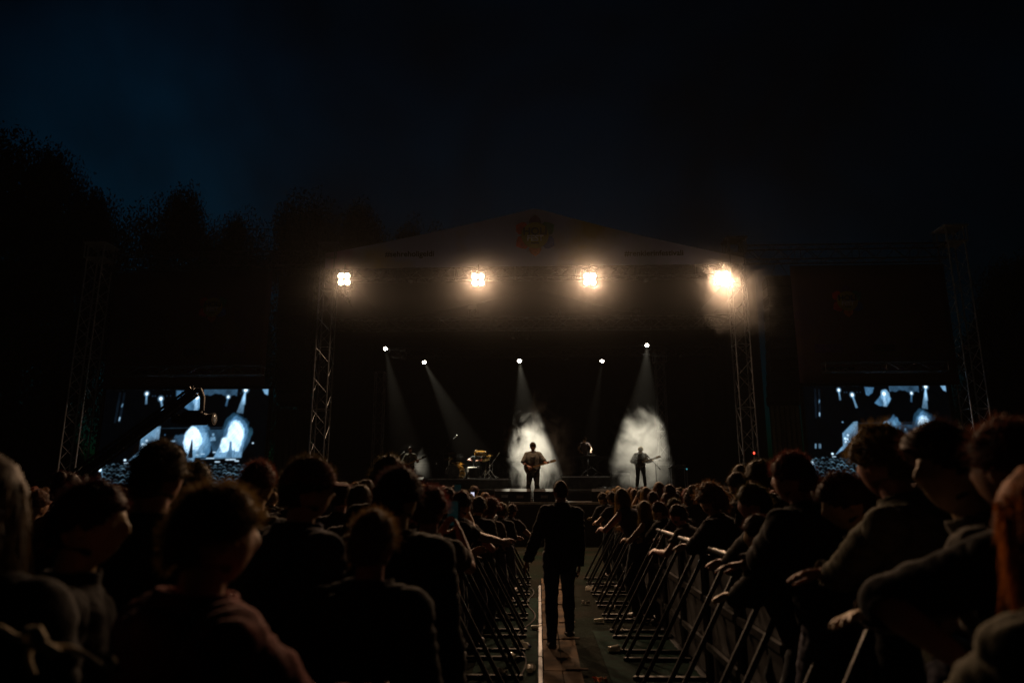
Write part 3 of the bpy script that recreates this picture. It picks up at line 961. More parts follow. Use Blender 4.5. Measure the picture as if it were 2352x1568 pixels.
hz = MB().box((0, 45, 29), (226, 136, 60)).build('haze', volume_mat('haze_air', HAZE, 0.5))
tag(hz, kind='stuff')
def smoke(px, py, Y, r3, gain, label, noise_, g=.35, tilt=0.0):
    p = at(px, py, Y)
    s = MB().ell((0,0,0), 1.0, None, 24, 16).build('smoke', volume_mat('smoke_cloud', gain, g, (1,1,1), noise_), None, True)
    s.location = p; s.scale = r3; s.rotation_euler = (0, tilt, 0)
    tag(s, label, kind='stuff')
    return s
#          noise scale, warp, threshold, density, seed, core, softness, core gain   (in the unit sphere of each cloud)
smoke(1228, 1040, 22.5, (1.6,1.5,2.35), .5, 'thick billow of stage smoke behind the runway guitarist', (2.3, 1.8, .63, .80, 5.5, .1, .42, .30))
smoke(1285, 1020, 23.6, (1.9,1.2,2.4), .5, 'thin smoke drifting right of the runway guitarist', (1.5, .8, .72, .16, 8.1, .1, .5, .5))
smoke(1472, 1040, 24.8, (2.3,1.7,2.6), .5, 'broad billow of stage smoke round the right guitarist', (2.2, 1.8, .63, .44, 63.0, .1, .42, .30))
smoke(995, 1078, 24.8, (1.7,1.2,1.2), .5, 'low smoke between the bass player and the drums', (1.6, .8, .66, .5, 1.3, .1, .5, .5))
smoke(1700, 688, 20.9, (2.2,.9,2.1), .5, 'smoke cloud glowing round the blinder at the right tower', (1.9, 1.4, .64, .085, 44.0, .0, .40, .42), .6)
smoke(1225, 672, 20.6, (8.8,1.5,2.5), .5, 'thin smoke hanging along the front truss round the blinders', (.8, .3, .5, .0088, 2.0, .0, .8, .8), .68)
smoke(1225, 930, 26.2, (8.5,4.3,4.6), .5, 'thin smoke filling the air over the stage', (1.2, .5, .3, .0006, 4.4, .0, .6, .5), .6)

# ------------------------------------------------------------------ people
def evaluated(me, mods):
    """mesh after the given modifiers (no operators)"""
    o = bpy.data.objects.new('tmp', me); col.objects.link(o)
    for typ, kw in mods:
        md = o.modifiers.new(typ, typ)
        for k, v in kw.items(): setattr(md, k, v)
    dg = bpy.context.evaluated_depsgraph_get()
    r = bpy.data.meshes.new_from_object(o.evaluated_get(dg))
    bpy.data.objects.remove(o); bpy.data.meshes.remove(me)
    return r
def ik(a, t, l1, l2, pole):
    a, t = V(a), V(t)
    d = t-a; L = max(.05, min(d.length, (l1+l2)*.999)); d = d.normalized()
    c = max(-1, min(1, (l1*l1+L*L-l2*l2)/(2*l1*L)))
    p = V(pole); p = p-d*p.dot(d)
    p = p.normalized() if p.length > 1e-5 else frame_of(d)[0]
    return a+d*l1*c+p*l1*math.sqrt(1-c*c), a+d*L
def head_shape(mb, c, rot, s=1.0):
    """head with brow, nose, lips, chin, jaw and ears; +y is where the face looks"""
    o = len(mb.v); U, W = 28, 20
    def bump(x, z, cx, cz, wx, wz): return math.exp(-((x-cx)/wx)**2-((z-cz)/wz)**2)
    def surf(a, t):
        d = V((math.sin(t)*math.cos(a), math.sin(t)*math.sin(a), -math.cos(t)))
        x, y, z = d.x*.076, d.y*.098, d.z*.122
        low = max(0, -d.z)
        x *= 1-.30*low**1.5                       # jaw narrows
        if d.y > 0:
            y *= 1-.10*low
            y += .006*bump(x, z, 0, .032, .05, .012)          # brow
            for sx in (-1, 1): y -= .010*bump(x, z, sx*.031, .010, .016, .013)   # eye sockets
            y += .026*d.y*bump(x, z, 0, -.020, .014, .022)+.010*d.y*bump(x, z, 0, .004, .010, .02)   # nose
            y += .007*d.y*bump(x, z, 0, -.058, .024, .007)+.008*d.y*bump(x, z, 0, -.071, .022, .008)  # lips
            y -= .004*d.y*bump(x, z, 0, -.0645, .024, .003)
            y += .012*d.y*bump(x, z, 0, -.100, .026, .018)    # chin
        else:
            y *= 1.0-.28*low**1.2                 # nape
            y *= 1+.05*max(0, d.z)
        return V((x, y, z))
    def put(p): mb.v.append(V(c)+rot @ (p*s))
    put(surf(0, 0))
    for i in range(1, W):
        for k in range(U): put(surf(2*math.pi*k/U, math.pi*i/W))
    put(surf(0, math.pi)); e = len(mb.v)-1
    for k in range(U):
        j = (k+1) % U
        mb.face([o, o+1+j, o+1+k]); mb.face([e, e-U+k, e-U+j])
    for i in range(W-2):
        for k in range(U):
            j = (k+1) % U; a = o+1+i*U
            mb.face([a+k, a+j, a+U+j, a+U+k])
    for sx in (-1, 1):
        mb.ell(V(c)+rot @ (V((sx*.079, -.008, -.008))*s), (.010*s, .019*s, .032*s), rot @ Matrix.Rotation(sx*-.35, 3, 'Z'), 10, 8)
def hand_shape(mb, wrist, d, palm, curl, s=1.0, thick=1.0, side=1):
    """palm, four unequal bent fingers and a thumb that leaves the side of the palm"""
    d = V(d).normalized(); n = V(palm); n = (n-d*n.dot(d)).normalized(); a = n.cross(d)*side
    rot = Matrix((a, d, n)).transposed()
    mb.ell(V(wrist)+d*.047*s, (.040*s, .054*s, .016*s*thick), rot, 12, 8)
    mb.tube([V(wrist)-d*.03*s, V(wrist)+d*.02*s], [.027*s, .026*s], 10)
    for k, (off, ln) in enumerate(((.033, .074), (.011, .086), (-.011, .079), (-.032, .061))):
        b = V(wrist)+d*.090*s+a*off*s*1.02
        pts, dd = [b-d*.02*s, b], d.copy()
        for q, fr in enumerate((.42, .32, .26)):
            dd = Matrix.Rotation(curl*(.55+.25*q), 3, a*(-1 if side < 0 else 1)*-1) @ dd
            pts.append(pts[-1]+(dd+a*off*1.2).normalized()*ln*fr*s)
        mb.tube(pts, [.0085*s*thick, .0085*s*thick, .0078*s*thick, .007*s*thick, .0058*s*thick], 8)
    b = V(wrist)+d*.03*s+a*.034*s
    t1 = (a*.75+d*.62+n*.28).normalized()
    t2 = (a*.32+d*.9+n*.3).normalized()
    mb.tube([b-a*.012*s, b+t1*.034*s, b+t1*.034*s+t2*.032*s, b+t1*.034*s+t2*.058*s], [.0125*s*thick, .0115*s*thick, .010*s*thick, .008*s*thick], 8)
DEF = dict(h=1.75, lean=0, roll=0, twist=0, hyaw=0, hpitch=0, rw=(.26, .06, .80), lw=(-.26, .06, .80), rpole=(.4, -.8, -.1), lpole=(-.4, -.8, -.1),
           feet=((-.10, 0), (.10, .03)), girth=1.0, shoulders=1.0, top='tee', hip=.93, voxel=.012, kpole=(0, 1, 0), curl=.35, rpalm=(-1, .2, 0), lpalm=(1, .2, 0), hem=0.0, wide=0.0, legs=True, head=1.0, wrinkle=1.0)
class Body: pass
def make_body(**kw):
    P = dict(DEF); P.update(kw)
    B = Body(); B.P = P
    k = P['h']/1.75; gth = P['girth']
    Rm = Matrix.Rotation(-R(P['lean']), 3, 'X') @ Matrix.Rotation(R(P['roll']), 3, 'Y') @ Matrix.Rotation(R(P['twist']), 3, 'Z')
    hip = V((0, 0, P['hip']))
    def T(x, y, z, f=1.0):
        # the upper spine takes the lean progressively
        return hip+Rm @ V((x, y, z))
    mb = MB(); segs = []
    X, Y_ = Rm @ V((1,0,0)), Rm @ V((0,1,0))
    sh = P['shoulders']
    rings = []
    for z, rx, ry, oy in ((-.10,.13,.10,-.01),(-.06,.165,.118,-.012),(.0,.168,.12,-.012),(.08,.152,.108,0),(.17,.148,.105,.005),(.27,.163,.118,.008),(.36,.178,.122,.004),(.43,.175*sh,.108,-.006),(.475,.14*sh,.085,-.012),(.505,.085,.066,-.012),(.535,.056,.058,-.006)):
        rings.append((T(0, oy, z), X*rx*(gth if z < .4 else 1), Y_*ry*gth))
    mb.loft(rings)
    segs += [('pelvis', T(0,0,-.08), T(0,0,.02), .13), ('torso', T(0,0,.04), T(0,0,.44), .13), ('torso', T(-.15*sh,0,.43), T(.15*sh,0,.43), .07)]
    neck = T(0, -.008, .50)
    Rh = Rm @ Matrix.Rotation(R(P['hyaw']), 3, 'Z') @ Matrix.Rotation(R(P['hpitch']), 3, 'X')
    # undo most of the lean at the neck: people look ahead
    Rh = Matrix.Rotation(R(P['lean'])*.75, 3, Rm @ V((1,0,0))) @ Rh
    hc = neck+(Rm @ V((0, .012, .075)))*.75+Rh @ V((0, .028, .122))
    mb.tube([neck-Rm @ V((0,0,.05)), neck+(hc-neck)*.35, hc-Rh @ V((0,.012,.04))], [.064, .056, .054], 12)
    head_shape(mb, hc, Rh, P['head'])
    segs += [('neck', neck+(Rm@V((0,0,.02))), neck+(hc-neck)*.45, .055), ('head', hc-Rh@V((0,0,.06)), hc+Rh@V((0,0,.05)), .08)]
    B.hc, B.Rh, B.neck, B.Rm = hc, Rh, neck, Rm
    B.hands = []
    for side, w, pole, palm in ((1, P['rw'], P['rpole'], P['rpalm']), (-1, P['lw'], P['lpole'], P['lpalm'])):
        s0 = T(side*.172*sh, -.012, .435)
        el, wr = ik(s0, V(w), .295, .255, pole)
        mb.ell(s0, (.062, .060, .062), None, 12, 8)
        mb.tube([T(side*.10*sh, -.01, .45), s0, s0+(el-s0)*.35, s0+(el-s0)*.75, el], [.06, .056*gth, .052*gth, .044*gth, .040], 12)
        mb.ell(el, .041, None, 10, 8)
        mb.tube([el, el+(wr-el)*.3, el+(wr-el)*.75, wr], [.039, .043*gth, .033, .027], 12)
        hand_shape(mb, wr, wr-el, Rm @ V(palm), P['curl'], 1.0, max(1.0, P['voxel']/.0085), side)
        segs += [('upper', s0, el, .05), ('fore', el, wr, .036), ('hand', wr+(wr-el).normalized()*.02, wr+(wr-el).normalized()*.16, .03)]
        B.hands.append((wr, (wr-el).normalized(), el))
    if P['legs']:
        for side, (fx, fy) in ((-1, P['feet'][0]), (1, P['feet'][1])):
            h0 = T(side*.092, 0, -.045)
            an = V((fx, fy, .085)) if len(P['feet'][0]) == 2 else None
            kn, an = ik(h0, an, .435, .425, P['kpole'])
            mb.tube([h0+V((0,0,.05)), h0, h0+(kn-h0)*.4, h0+(kn-h0)*.85, kn], [.085*gth, .088*gth, .077*gth, .056, .054], 12)
            mb.ell(kn, .054, None, 10, 8)
            mb.tube([kn, kn+(an-kn)*.3, kn+(an-kn)*.75, an], [.052, .056, .042, .037], 12)
            mb.ell(an+V((0,.055,-.045)), (.043, .125, .04), None, 12, 8); mb.ell(an+V((0,-.03,-.04)), (.036,.045,.045), None, 10, 8)
            segs += [('thigh', h0, kn, .07), ('calf', kn, an, .045), ('foot_right' if side > 0 else 'foot_left', an+V((0,-.03,-.05)), an+V((0,.14,-.06)), .04)]
    me = mb.mesh('body', M['skin'])
    me = evaluated(me, [('REMESH', dict(mode='VOXEL', voxel_size=P['voxel'])), ('SMOOTH', dict(factor=.5, iterations=2))])
    if k != 1.0: me.transform(Matrix.Scale(k, 4))
    me.polygons.foreach_set('use_smooth', [True]*len(me.polygons))
    nv = len(me.vertices)
    co = np.empty(nv*3, np.float32); me.vertices.foreach_get('co', co); co = co.reshape(-1, 3)
    no = np.empty(nv*3, np.float32); me.vertices.foreach_get('normal', no); no = no.reshape(-1, 3)
    best = np.full(nv, 1e9); lab = np.zeros(nv, int); tpar = np.zeros(nv)
    for i, (nm, a, b, r_) in enumerate(segs):
        a = np.array(a)*k; d = np.array(b)*k-a
        t = np.clip(((co-a) @ d)/(d @ d), 0, 1)
        dist = np.linalg.norm(co-a-t[:, None]*d, axis=1)-r_*k
        m = dist < best; best[m] = dist[m]; lab[m] = i; tpar[m] = t[m]
    names = np.array([s[0] for s in segs])
    B.me, B.co, B.no, B.lab, B.t, B.k = me, co, no, names[lab], tpar, k
    B.hc = B.hc*k; B.neck = B.neck*k
    B.hands = [(w*k, d, e*k) for w, d, e in B.hands]
    return B
def garment(B, name, parts, off, m, fray=0.0, seed=0, sleeve=None, flare=0.0, strip=None):
    """cloth over the given regions, standing off the skin, with creases"""
    sel = np.isin(B.lab, parts)
    if sleeve is not None:                        # short sleeve ends partway down the upper arm
        sel &= ~((B.lab == 'upper') & (B.t > sleeve))
    me = B.me
    polys = [list(p.vertices) for p in me.polygons]
    keep = [p for p in polys if all(sel[v] for v in p)]
    used = sorted({v for p in keep for v in p}); idx = {v: i for i, v in enumerate(used)}
    vv = []
    W = B.P['wrinkle']
    tz = [B.co[v][2] for v in used]; z0, z1 = (min(tz), max(tz)) if tz else (0, 1)
    for v in used:
        p, n = V(B.co[v]), V(B.no[v])
        q = V((p.x*9, p.y*9, p.z*16+seed))
        w = noise.noise(q)*.009+abs(noise.noise(q*2.3))*.008
        if B.lab[v] in ('upper', 'fore'): w = noise.noise(V((p.x*7+seed, p.y*7, p.z*30)))*.010+abs(noise.noise(q*2))*.007
        o_ = off+w*W
        o_ += flare*max(0, 1-(p.z-z0)/max(.01, (z1-z0)))
        vv.append(tuple(p+n*max(.004, o_)))
    g_ = bpy.data.meshes.new(name)
    g_.from_pydata(vv, [], [[idx[v] for v in p] for p in keep])
    g_.materials.append(m)
    g_.polygons.foreach_set('use_smooth', [True]*len(g_.polygons))
    g_.update()
    return evaluated(g_, [('SMOOTH', dict(factor=.5, iterations=1)), ('SOLIDIFY', dict(thickness=.006, offset=1.0))])
def scalp(d):
    thr = -.48+.93*max(0.0, (d.y+.35)/1.35)
    if abs(d.x) > .75: thr = max(thr, -.02)
    return d.z > thr
def make_hair(B, kind, m, seed=0, n=900, length=None):
    """hair mass on the scalp with many loose strands"""
    rr = random.Random(seed); k = B.k*B.P['head']; c, Rh = B.hc, B.Rh
    spec = dict(short=(.012,.010,.030,.55), crop=(.006,.004,.014,.3), curly=(.028,.018,.038,.9), bushy=(.050,.026,.050,1.0), long=(.017,.006,.09,.16), quiff=(.012,.010,.030,.5), bun=(.010,.006,.025,.5), mop=(.022,.012,.030,.55), tail=(.010,.006,.03,.5))[kind]
    th, rough, sl, curlness = spec
    mb = MB(); U, W = 32, 22; o = 0
    def surf(d):
        p = V((d.x*.078, d.y*.100*(1 if d.y > 0 else 1.03), d.z*.124))
        if scalp(d):
            nz = noise.fractal(V((d.x*3.2+seed, d.y*3.2, d.z*3.2)), .6, 2.1, 3)
            t = th+rough*nz
            if kind == 'quiff' and d.y > -.1 and d.z > .2:
                t += .040*max(0, d.y+.25)*max(0, d.z)+.02*max(0, d.y)
            if kind in ('bushy', 'mop') and d.z < .35: t *= 1.15
            p += d*max(.003, t)
        else: p *= .90
        return p
    def put(d): mb.v.append(c+Rh @ (surf(d)*k))
    put(V((0,0,-1)))
    for i in range(1, W):
        t = math.pi*i/W
        for q in range(U):
            a = 2*math.pi*q/U; put(V((math.sin(t)*math.cos(a), math.sin(t)*math.sin(a), -math.cos(t))))
    put(V((0,0,1))); e = len(mb.v)-1
    for q in range(U):
        j = (q+1) % U; mb.face([0, 1+j, 1+q]); mb.face([e, e-U+q, e-U+j])
    for i in range(W-2):
        for q in range(U):
            j = (q+1) % U; a = 1+i*U; mb.face([a+q, a+j, a+U+j, a+U+q])
    def strand(p, d, L, w, grav, curl, nseg=3):
        pts = [p]; dd = d.normalized()
        side = dd.cross(V((rr.gauss(0,1), rr.gauss(0,1), rr.gauss(0,1))))
        if side.length < 1e-4: side = V((1,0,0))
        side = side.normalized()
        s0 = len(mb.v)
        for q in range(nseg+1):
            f = q/nseg; ww = w*(1-f*.85)
            mb.v.append(pts[-1]+side*ww); mb.v.append(pts[-1]-side*ww)
            dd = (dd+V((0,0,-grav))+V((rr.gauss(0,1), rr.gauss(0,1), rr.gauss(0,1)))*curl*.45).normalized()
            pts.append(pts[-1]+dd*L/nseg)
        for q in range(nseg):
            a = s0+2*q; mb.face([a, a+1, a+3, a+2])
    cnt = 0
    while cnt < n:
        d = V((rr.gauss(0,1), rr.gauss(0,1), rr.gauss(0,1))).normalized()
        if not scalp(d): continue
        cnt += 1
        p = c+Rh @ (surf(d)*k*.985)
        nrm = Rh @ d
        back = Rh @ V((0, -.6, -.5))
        if kind == 'quiff' and d.y > 0: back = Rh @ V((0, .5, .9))
        dirv = nrm*(.55+curlness*.6)+back*(1-curlness)*.9+V((rr.gauss(0,.3), rr.gauss(0,.3), rr.gauss(0,.3)))
        if kind in ('long', 'tail'): dirv = nrm*.22+Rh @ V((0, -.35, -.9))+V((rr.gauss(0,.10), rr.gauss(0,.10), rr.gauss(0,.10)))
        strand(p, dirv, sl*k*rr.uniform(.5,1.3), (.0024 if kind == 'long' else .0014) if kind != 'bushy' else .0017, .12, curlness)
    if kind in ('long', 'tail'):
        L = length or .42
        # fall of hair from the crown over the back, as a lofted sheet with many loose strands
        rows = 12; cols_ = 22
        if kind == 'tail': cols_ = 10
        o = len(mb.v)
        def fall(u, f):
            a = math.pi*(1.0+u) if kind == 'long' else math.pi*1.5+(u-.5)*.5
            if kind == 'long': a = R(168)+u*R(204)
            d = V((math.cos(a), math.sin(a), .18)).normalized()
            p = c+Rh @ (V((d.x*.098, d.y*.118, d.z*.12+.02))*k)
            wave = noise.noise(V((u*5+seed, f*3, seed*.3)))
            dz = L*f*k*(1+.12*wave)
            spread = 1+.20*f-.1*f*f if kind == 'long' else 1-.15*f
            q = V((c.x+(p.x-c.x)*spread, c.y+(p.y-c.y)*(1+.12*f), p.z-dz))
            return q+V((wave*.012, wave*.016, 0))
        for lay in (0, 1):
            for i in range(rows+1):
                for j in range(cols_+1):
                    q = fall(j/cols_, i/rows); inn = (c-q); inn.z = 0
                    mb.v.append(q+(inn.normalized()*.03*k if lay else V((0,0,0))))
        R_ = (rows+1)*(cols_+1)
        for lay in (0, 1):
            for i in range(rows):
                for j in range(cols_):
                    a = o+lay*R_+i*(cols_+1)+j
                    mb.face([a, a+1, a+cols_+2, a+cols_+1] if lay == 0 else [a, a+cols_+1, a+cols_+2, a+1])
        for q in range(int(n*.9)):
            u, f = rr.random(), rr.random()*.95
            p = fall(u, f); nd = p-c; nd.z = 0
            strand(p+nd.normalized()*.004, nd.normalized()*.25+V((rr.gauss(0,.12), rr.gauss(0,.12), -1)), .16*k, .0016, .5, .14)
    if kind == 'bun':
        mb.ell(c+Rh @ (V((0,-.085,.10))*k), (.045*k,.042*k,.042*k), None, 14, 10)
        for q in range(150):
            d = V((rr.gauss(0,1), rr.gauss(0,1), rr.gauss(0,1))).normalized()
            strand(c+Rh @ (V((0,-.085,.10))*k)+d*.042*k, d, .02, .0014, .1, .8)
    return mb.mesh('hair', m, True)
def make_cap(B, m):
    c, Rh, k = B.hc, B.Rh, B.k
    mb = MB(); U, W = 28, 8
    for i in range(W+1):
        t = math.pi/2*i/W*.98
        for q in range(U):
            a = 2*math.pi*q/U
            mb.v.append(c+Rh @ (V((math.cos(t)*math.cos(a)*.092, math.cos(t)*math.sin(a)*.115, .025+math.sin(t)*.112))*k))
    for i in range(W):
        for q in range(U):
            j = (q+1) % U; a = i*U; mb.face([a+q, a+j, a+U+j, a+U+q])
    mb.face([W*U+q for q in range(U)])
    # peak
    o = len(mb.v)
    for lay in (0, .006):
        for i in range(9):
            a = R(30)+R(120)*i/8
            for f in (0, 1):
                mb.v.append(c+Rh @ (V((math.cos(a)*(.088+.012*f), math.sin(a)*.11+.075*f*math.sin(a), .028-.012*f+lay))*k))
    for lay in (0, 1):
        for i in range(8):
            a = o+lay*18+2*i; mb.face([a, a+2, a+3, a+1] if lay else [a, a+1, a+3, a+2])
    for i in range(8):
        a = o+2*i+1; mb.face([a, a+2, a+20, a+18])
    return mb.mesh('cap', m, True)
TOPS = dict(tee=(('torso','pelvis','upper'), .55), long=(('torso','pelvis','upper','fore'), None), jacket=(('torso','pelvis','upper','fore'), None), hoodie=(('torso','pelvis','upper','fore'), None), tank=(('torso','pelvis'), None))
def dress(B, top, m_top, m_leg, hair, m_hair, seed=0, n=900, hairlen=None, off=None, flare=0.0, cap=None, sleeve=None):
    """the parts of a clothed person: list of (name, mesh)"""
    parts = []
    regs, sl = TOPS[top]
    o_ = off if off is not None else dict(tee=.014, long=.014, jacket=.028, hoodie=.032, tank=.008)[top]
    parts.append(({'tee':'shirt','long':'shirt','tank':'vest','jacket':'jacket','hoodie':'hoodie'}[top], garment(B, 'shirt', regs, o_, m_top, seed=seed, sleeve=sleeve if sleeve is not None else sl, flare=flare)))
    if B.P['legs']:
        parts.append(('trousers', garment(B, 'trousers', ('thigh','calf','pelvis'), .011, m_leg, seed=seed+5)))
        for ft in ('foot_left', 'foot_right'): parts.append(('shoe', garment(B, 'shoe', (ft,), .008, M['shoe'], seed=seed+8)))
    if hair: parts.append(('hair', make_hair(B, hair, m_hair, seed, n, hairlen)))
    if cap is not None: parts.append(('cap', make_cap(B, cap)))
    if top == 'hoodie':                           # hood lying on the back
        mb = MB(); c = B.neck+B.Rm @ (V((0,-.085,-.03))*B.k)
        rot = B.Rm
        for q in range(7):
            a = R(-75)+R(150)*q/6
            mb.ell(c+rot @ V((math.sin(a)*.12, -math.cos(a)*.05+.03, -.01*abs(q-3))), (.055,.055,.07), rot, 10, 8)
        me = evaluated(mb.mesh('hood', m_top), [('REMESH', dict(mode='VOXEL', voxel_size=.014)), ('SMOOTH', dict(factor=.5, iterations=4))])
        me.polygons.foreach_set('use_smooth', [True]*len(me.polygons))
        parts.append(('hood', me))
    return parts
def stand(B, parts, loc, rz, label, group=None, name='person', scale=1.0):
    o = link(name, B.me); o.location = loc; o.rotation_euler = (0, 0, rz); o.scale = (scale,)*3
    tag(o, label, 'person', group)
    for nm, me in parts: link(nm, me, o)
    return o
def top_of(B): return B.hc.z+.125*B.k
def person_px(px, py, Y, B, parts, rz, label, group=None, lift=None):
    """put a person so that the crown of the head is seen at the pixel; size follows from standing on the ground"""
    p = at(px, py, Y)
    s = p.z/(top_of(B)+.012)
    hx = Matrix.Rotation(rz, 3, 'Z') @ V((B.hc.x, B.hc.y, 0))*s
    return stand(B, parts, (p.x-hx.x, p.y-hx.y, 0), rz, label, group, scale=s)

# ------------------------------------------------------------------ crowd of the middle distance: a few kinds of person, copied
LEANR = dict(lean=30, rw=(.24,.50,1.12), lw=(-.24,.50,1.12), rpole=(.8,-.3,-.5), lpole=(-.8,-.3,-.5), rpalm=(-.3,0,-1), lpalm=(.3,0,-1))
CROSS = dict(lean=24, rw=(-.10,.46,1.16), lw=(.10,.50,1.15), rpole=(.9,.1,-.4), lpole=(-.9,.1,-.4), rpalm=(0,0,-1), lpalm=(0,0,-1))
PHONE = dict(lean=2, rw=(.08,.36,1.56), lw=(-.08,.36,1.55), rpole=(.5,-.2,-1), lpole=(-.5,-.2,-1), rpalm=(-1,0,.1), lpalm=(1,0,.1), curl=.8)
kinds = {}
def kind(key, hair, mh, top, mt, seed, n=500, ml='denim', hl=None, **kw):
    B = make_body(voxel=.014, **kw)
    kinds[key] = (B, dress(B, top, M[mt], M[ml], hair, M[mh], seed, n, hl))
kind('upright_short', 'short', 'hair_dark', 'tee', 'cloth_mixed', 1)
kind('upright_curly', 'curly', 'hair_dark', 'jacket', 'cloth_black', 2, 700)
kind('upright_long', 'long', 'hair_brown', 'long', 'cloth_mixed', 3, 600, h=1.66, girth=.9, shoulders=.9)
kind('upright_bun', 'bun', 'hair_dark', 'tee', 'cloth_navy', 4, h=1.66, girth=.9, shoulders=.9, hyaw=25)
kind('upright_mop', 'mop', 'hair_brown', 'hoodie', 'cloth_black', 5, 700, hyaw=-15)
kind('leaning_short', 'short', 'hair_dark', 'tee', 'cloth_mixed', 6, **LEANR)
kind('leaning_long', 'long', 'hair_brown', 'tank', 'cloth_navy', 7, 700, girth=.9, shoulders=.9, hl=.36, **LEANR)
kind('leaning_curly', 'bushy', 'hair_brown', 'long', 'cloth_mixed', 8, 900, **CROSS)
kind('leaning_mop', 'mop', 'hair_dark', 'jacket', 'cloth_black', 9, 700, hyaw=20, **CROSS)
kind('upright_cap', 'crop', 'hair_dark', 'tee', 'cloth_mixed', 11, 200, hyaw=12)
kinds['upright_cap'][1].append(('cap', make_cap(kinds['upright_cap'][0], M['cloth_navy'])))
kind('upright_hood', 'short', 'hair_brown', 'hoodie', 'cloth_mixed', 12, 500, hyaw=-8, lean=4)
kind('upright_tail', 'tail', 'hair_brown', 'tank', 'cloth_mixed', 13, 500, h=1.66, girth=.9, shoulders=.9, hyaw=14)
kind('filming', 'short', 'hair_dark', 'tee', 'cloth_mixed', 10, **PHONE)
HAIRW = dict(upright_cap='a dark cap', upright_hood='a hooded top', upright_tail='hair tied in a tail', upright_short='short dark hair', upright_curly='curly dark hair', upright_long='long brown hair', upright_bun='hair in a bun', upright_mop='shaggy brown hair',
             leaning_short='short dark hair', leaning_long='long brown hair', leaning_curly='bushy brown hair', leaning_mop='shaggy dark hair', filming='short dark hair')
proto = {}
covered = []                                      # silhouettes of the people placed so far, near ones first
placed = []
def put_kind(key, px, py, Y, rz, label, group, force=False):
    B, parts = kinds[key]
    p = at(px, py, Y); s = p.z/(top_of(B)+.012)
    hx = Matrix.Rotation(rz, 3, 'Z') @ V((B.hc.x, B.hc.y, 0))*s
    if key not in proto:
        proto[key] = o = stand(B, parts, (0,0,0), 0, label, group)
    else:
        o = copy_tree(proto[key])
        tag(o, label, 'person', group)
    o.location = (p.x-hx.x, p.y-hx.y, 0); o.rotation_euler = (0, 0, rz); o.scale = (s,)*3
    return o, B, s
def phone(hold, B, s, lit, label, land=False, w=.078, h=.16):
    """a phone between the two raised hands of a person"""
    a = (B.hands[0][0]+B.hands[0][1]*.10+B.hands[1][0]+B.hands[1][1]*.10)/2
    Mx = Matrix.Translation(hold.location) @ Matrix.Rotation(hold.rotation_euler.z, 4, 'Z') @ Matrix.Scale(s, 4)
    c = Mx @ (a+V((0,.02,.045)))
    make_phone(c, hold.rotation_euler.z, lit, label, land)
def make_phone(c, rz, lit, label, land=False, tilt=0.0):
    t = empty('mobile_phone', c, rz); tag(t, label, 'phone', 'phones held up in the crowd')
    t.rotation_euler = (tilt, R(90) if land else 0, rz)
    MB().cbox((0,0,0), (.078,.009,.16), .004).build('case', M['black_plastic'], t)
    MB().box((0,-.0056,.002), (.070,.002,.148)).build('screen', M[lit], t)
    cm = MB(); cm.tube([(.022,.005,.062),(.022,.008,.062)], .008, 10); cm.build('camera_lens', M['lens_dead'], t)

# the people seen one by one along the right barrier and behind it: (kind, crown pixel, distance, turn, label)
RIGHT = [
 ('leaning_curly', 1630, 1117, 6.3, 12, 'person with bushy hair catching a brown rim of light, leaning on the right barrier'),
 ('leaning_mop', 1727, 1113, 4.9, 14, 'person with a big dark mop of hair right of the bushy head'),
 ('leaning_mop', 1742, 1184, 4.3, 20, 'short shaggy person low among taller ones at the right barrier'),
 ('upright_short', 1691, 1083, 7.2, 25, 'person in profile with short hair just left of the two tall dark heads'),
 ('upright_curly', 1742, 1060, 6.2, 20, 'curly-haired person whose head rises left of the orange-rimmed head'),
 ('upright_short', 1700, 1066, 8.6, 10, 'person with short hair seen over the profile head near the red lamp'),
 ('leaning_long', 1428, 1121, 9.6, 8, 'woman with long loose hair leaning on the right barrier near its far end'),
 ('upright_short', 1499, 1127, 10.6, 5, 'person with round short hair directly under the microphone stand'),
 ('upright_long', 1531, 1131, 9.9, 6, 'long-haired person right of the round head under the microphone stand'),
 ('leaning_short', 1548, 1143, 8.8, 10, 'person bent over the right barrier with a pale line of light along the back'),
 ('leaning_mop', 1513, 1152, 8.9, 14, 'shaggy person leaning on the right barrier in front of the bent back'),
 ('leaning_short', 1556, 1157, 7.6, 22, 'person with head bowed over the right barrier rail'),
 ('leaning_long', 1480, 1150, 9.2, 8, 'long-haired person leaning low on the right barrier beside the loose-haired woman'),
 ('leaning_short', 1405, 1128, 12.2, 4, 'short-haired person at the rail next to the far end of the right barrier'),
 ('leaning_mop', 1384, 1131, 13.8, 4, 'shaggy person furthest along the right barrier rail'),
 ('upright_bun', 1592, 1112, 9.4, 8, 'person with a bun left of the bushy head behind the right barrier'),
 ('upright_short', 1660, 1124, 7.8, 6, 'short dark head filling the gap right of the bushy head'),
]
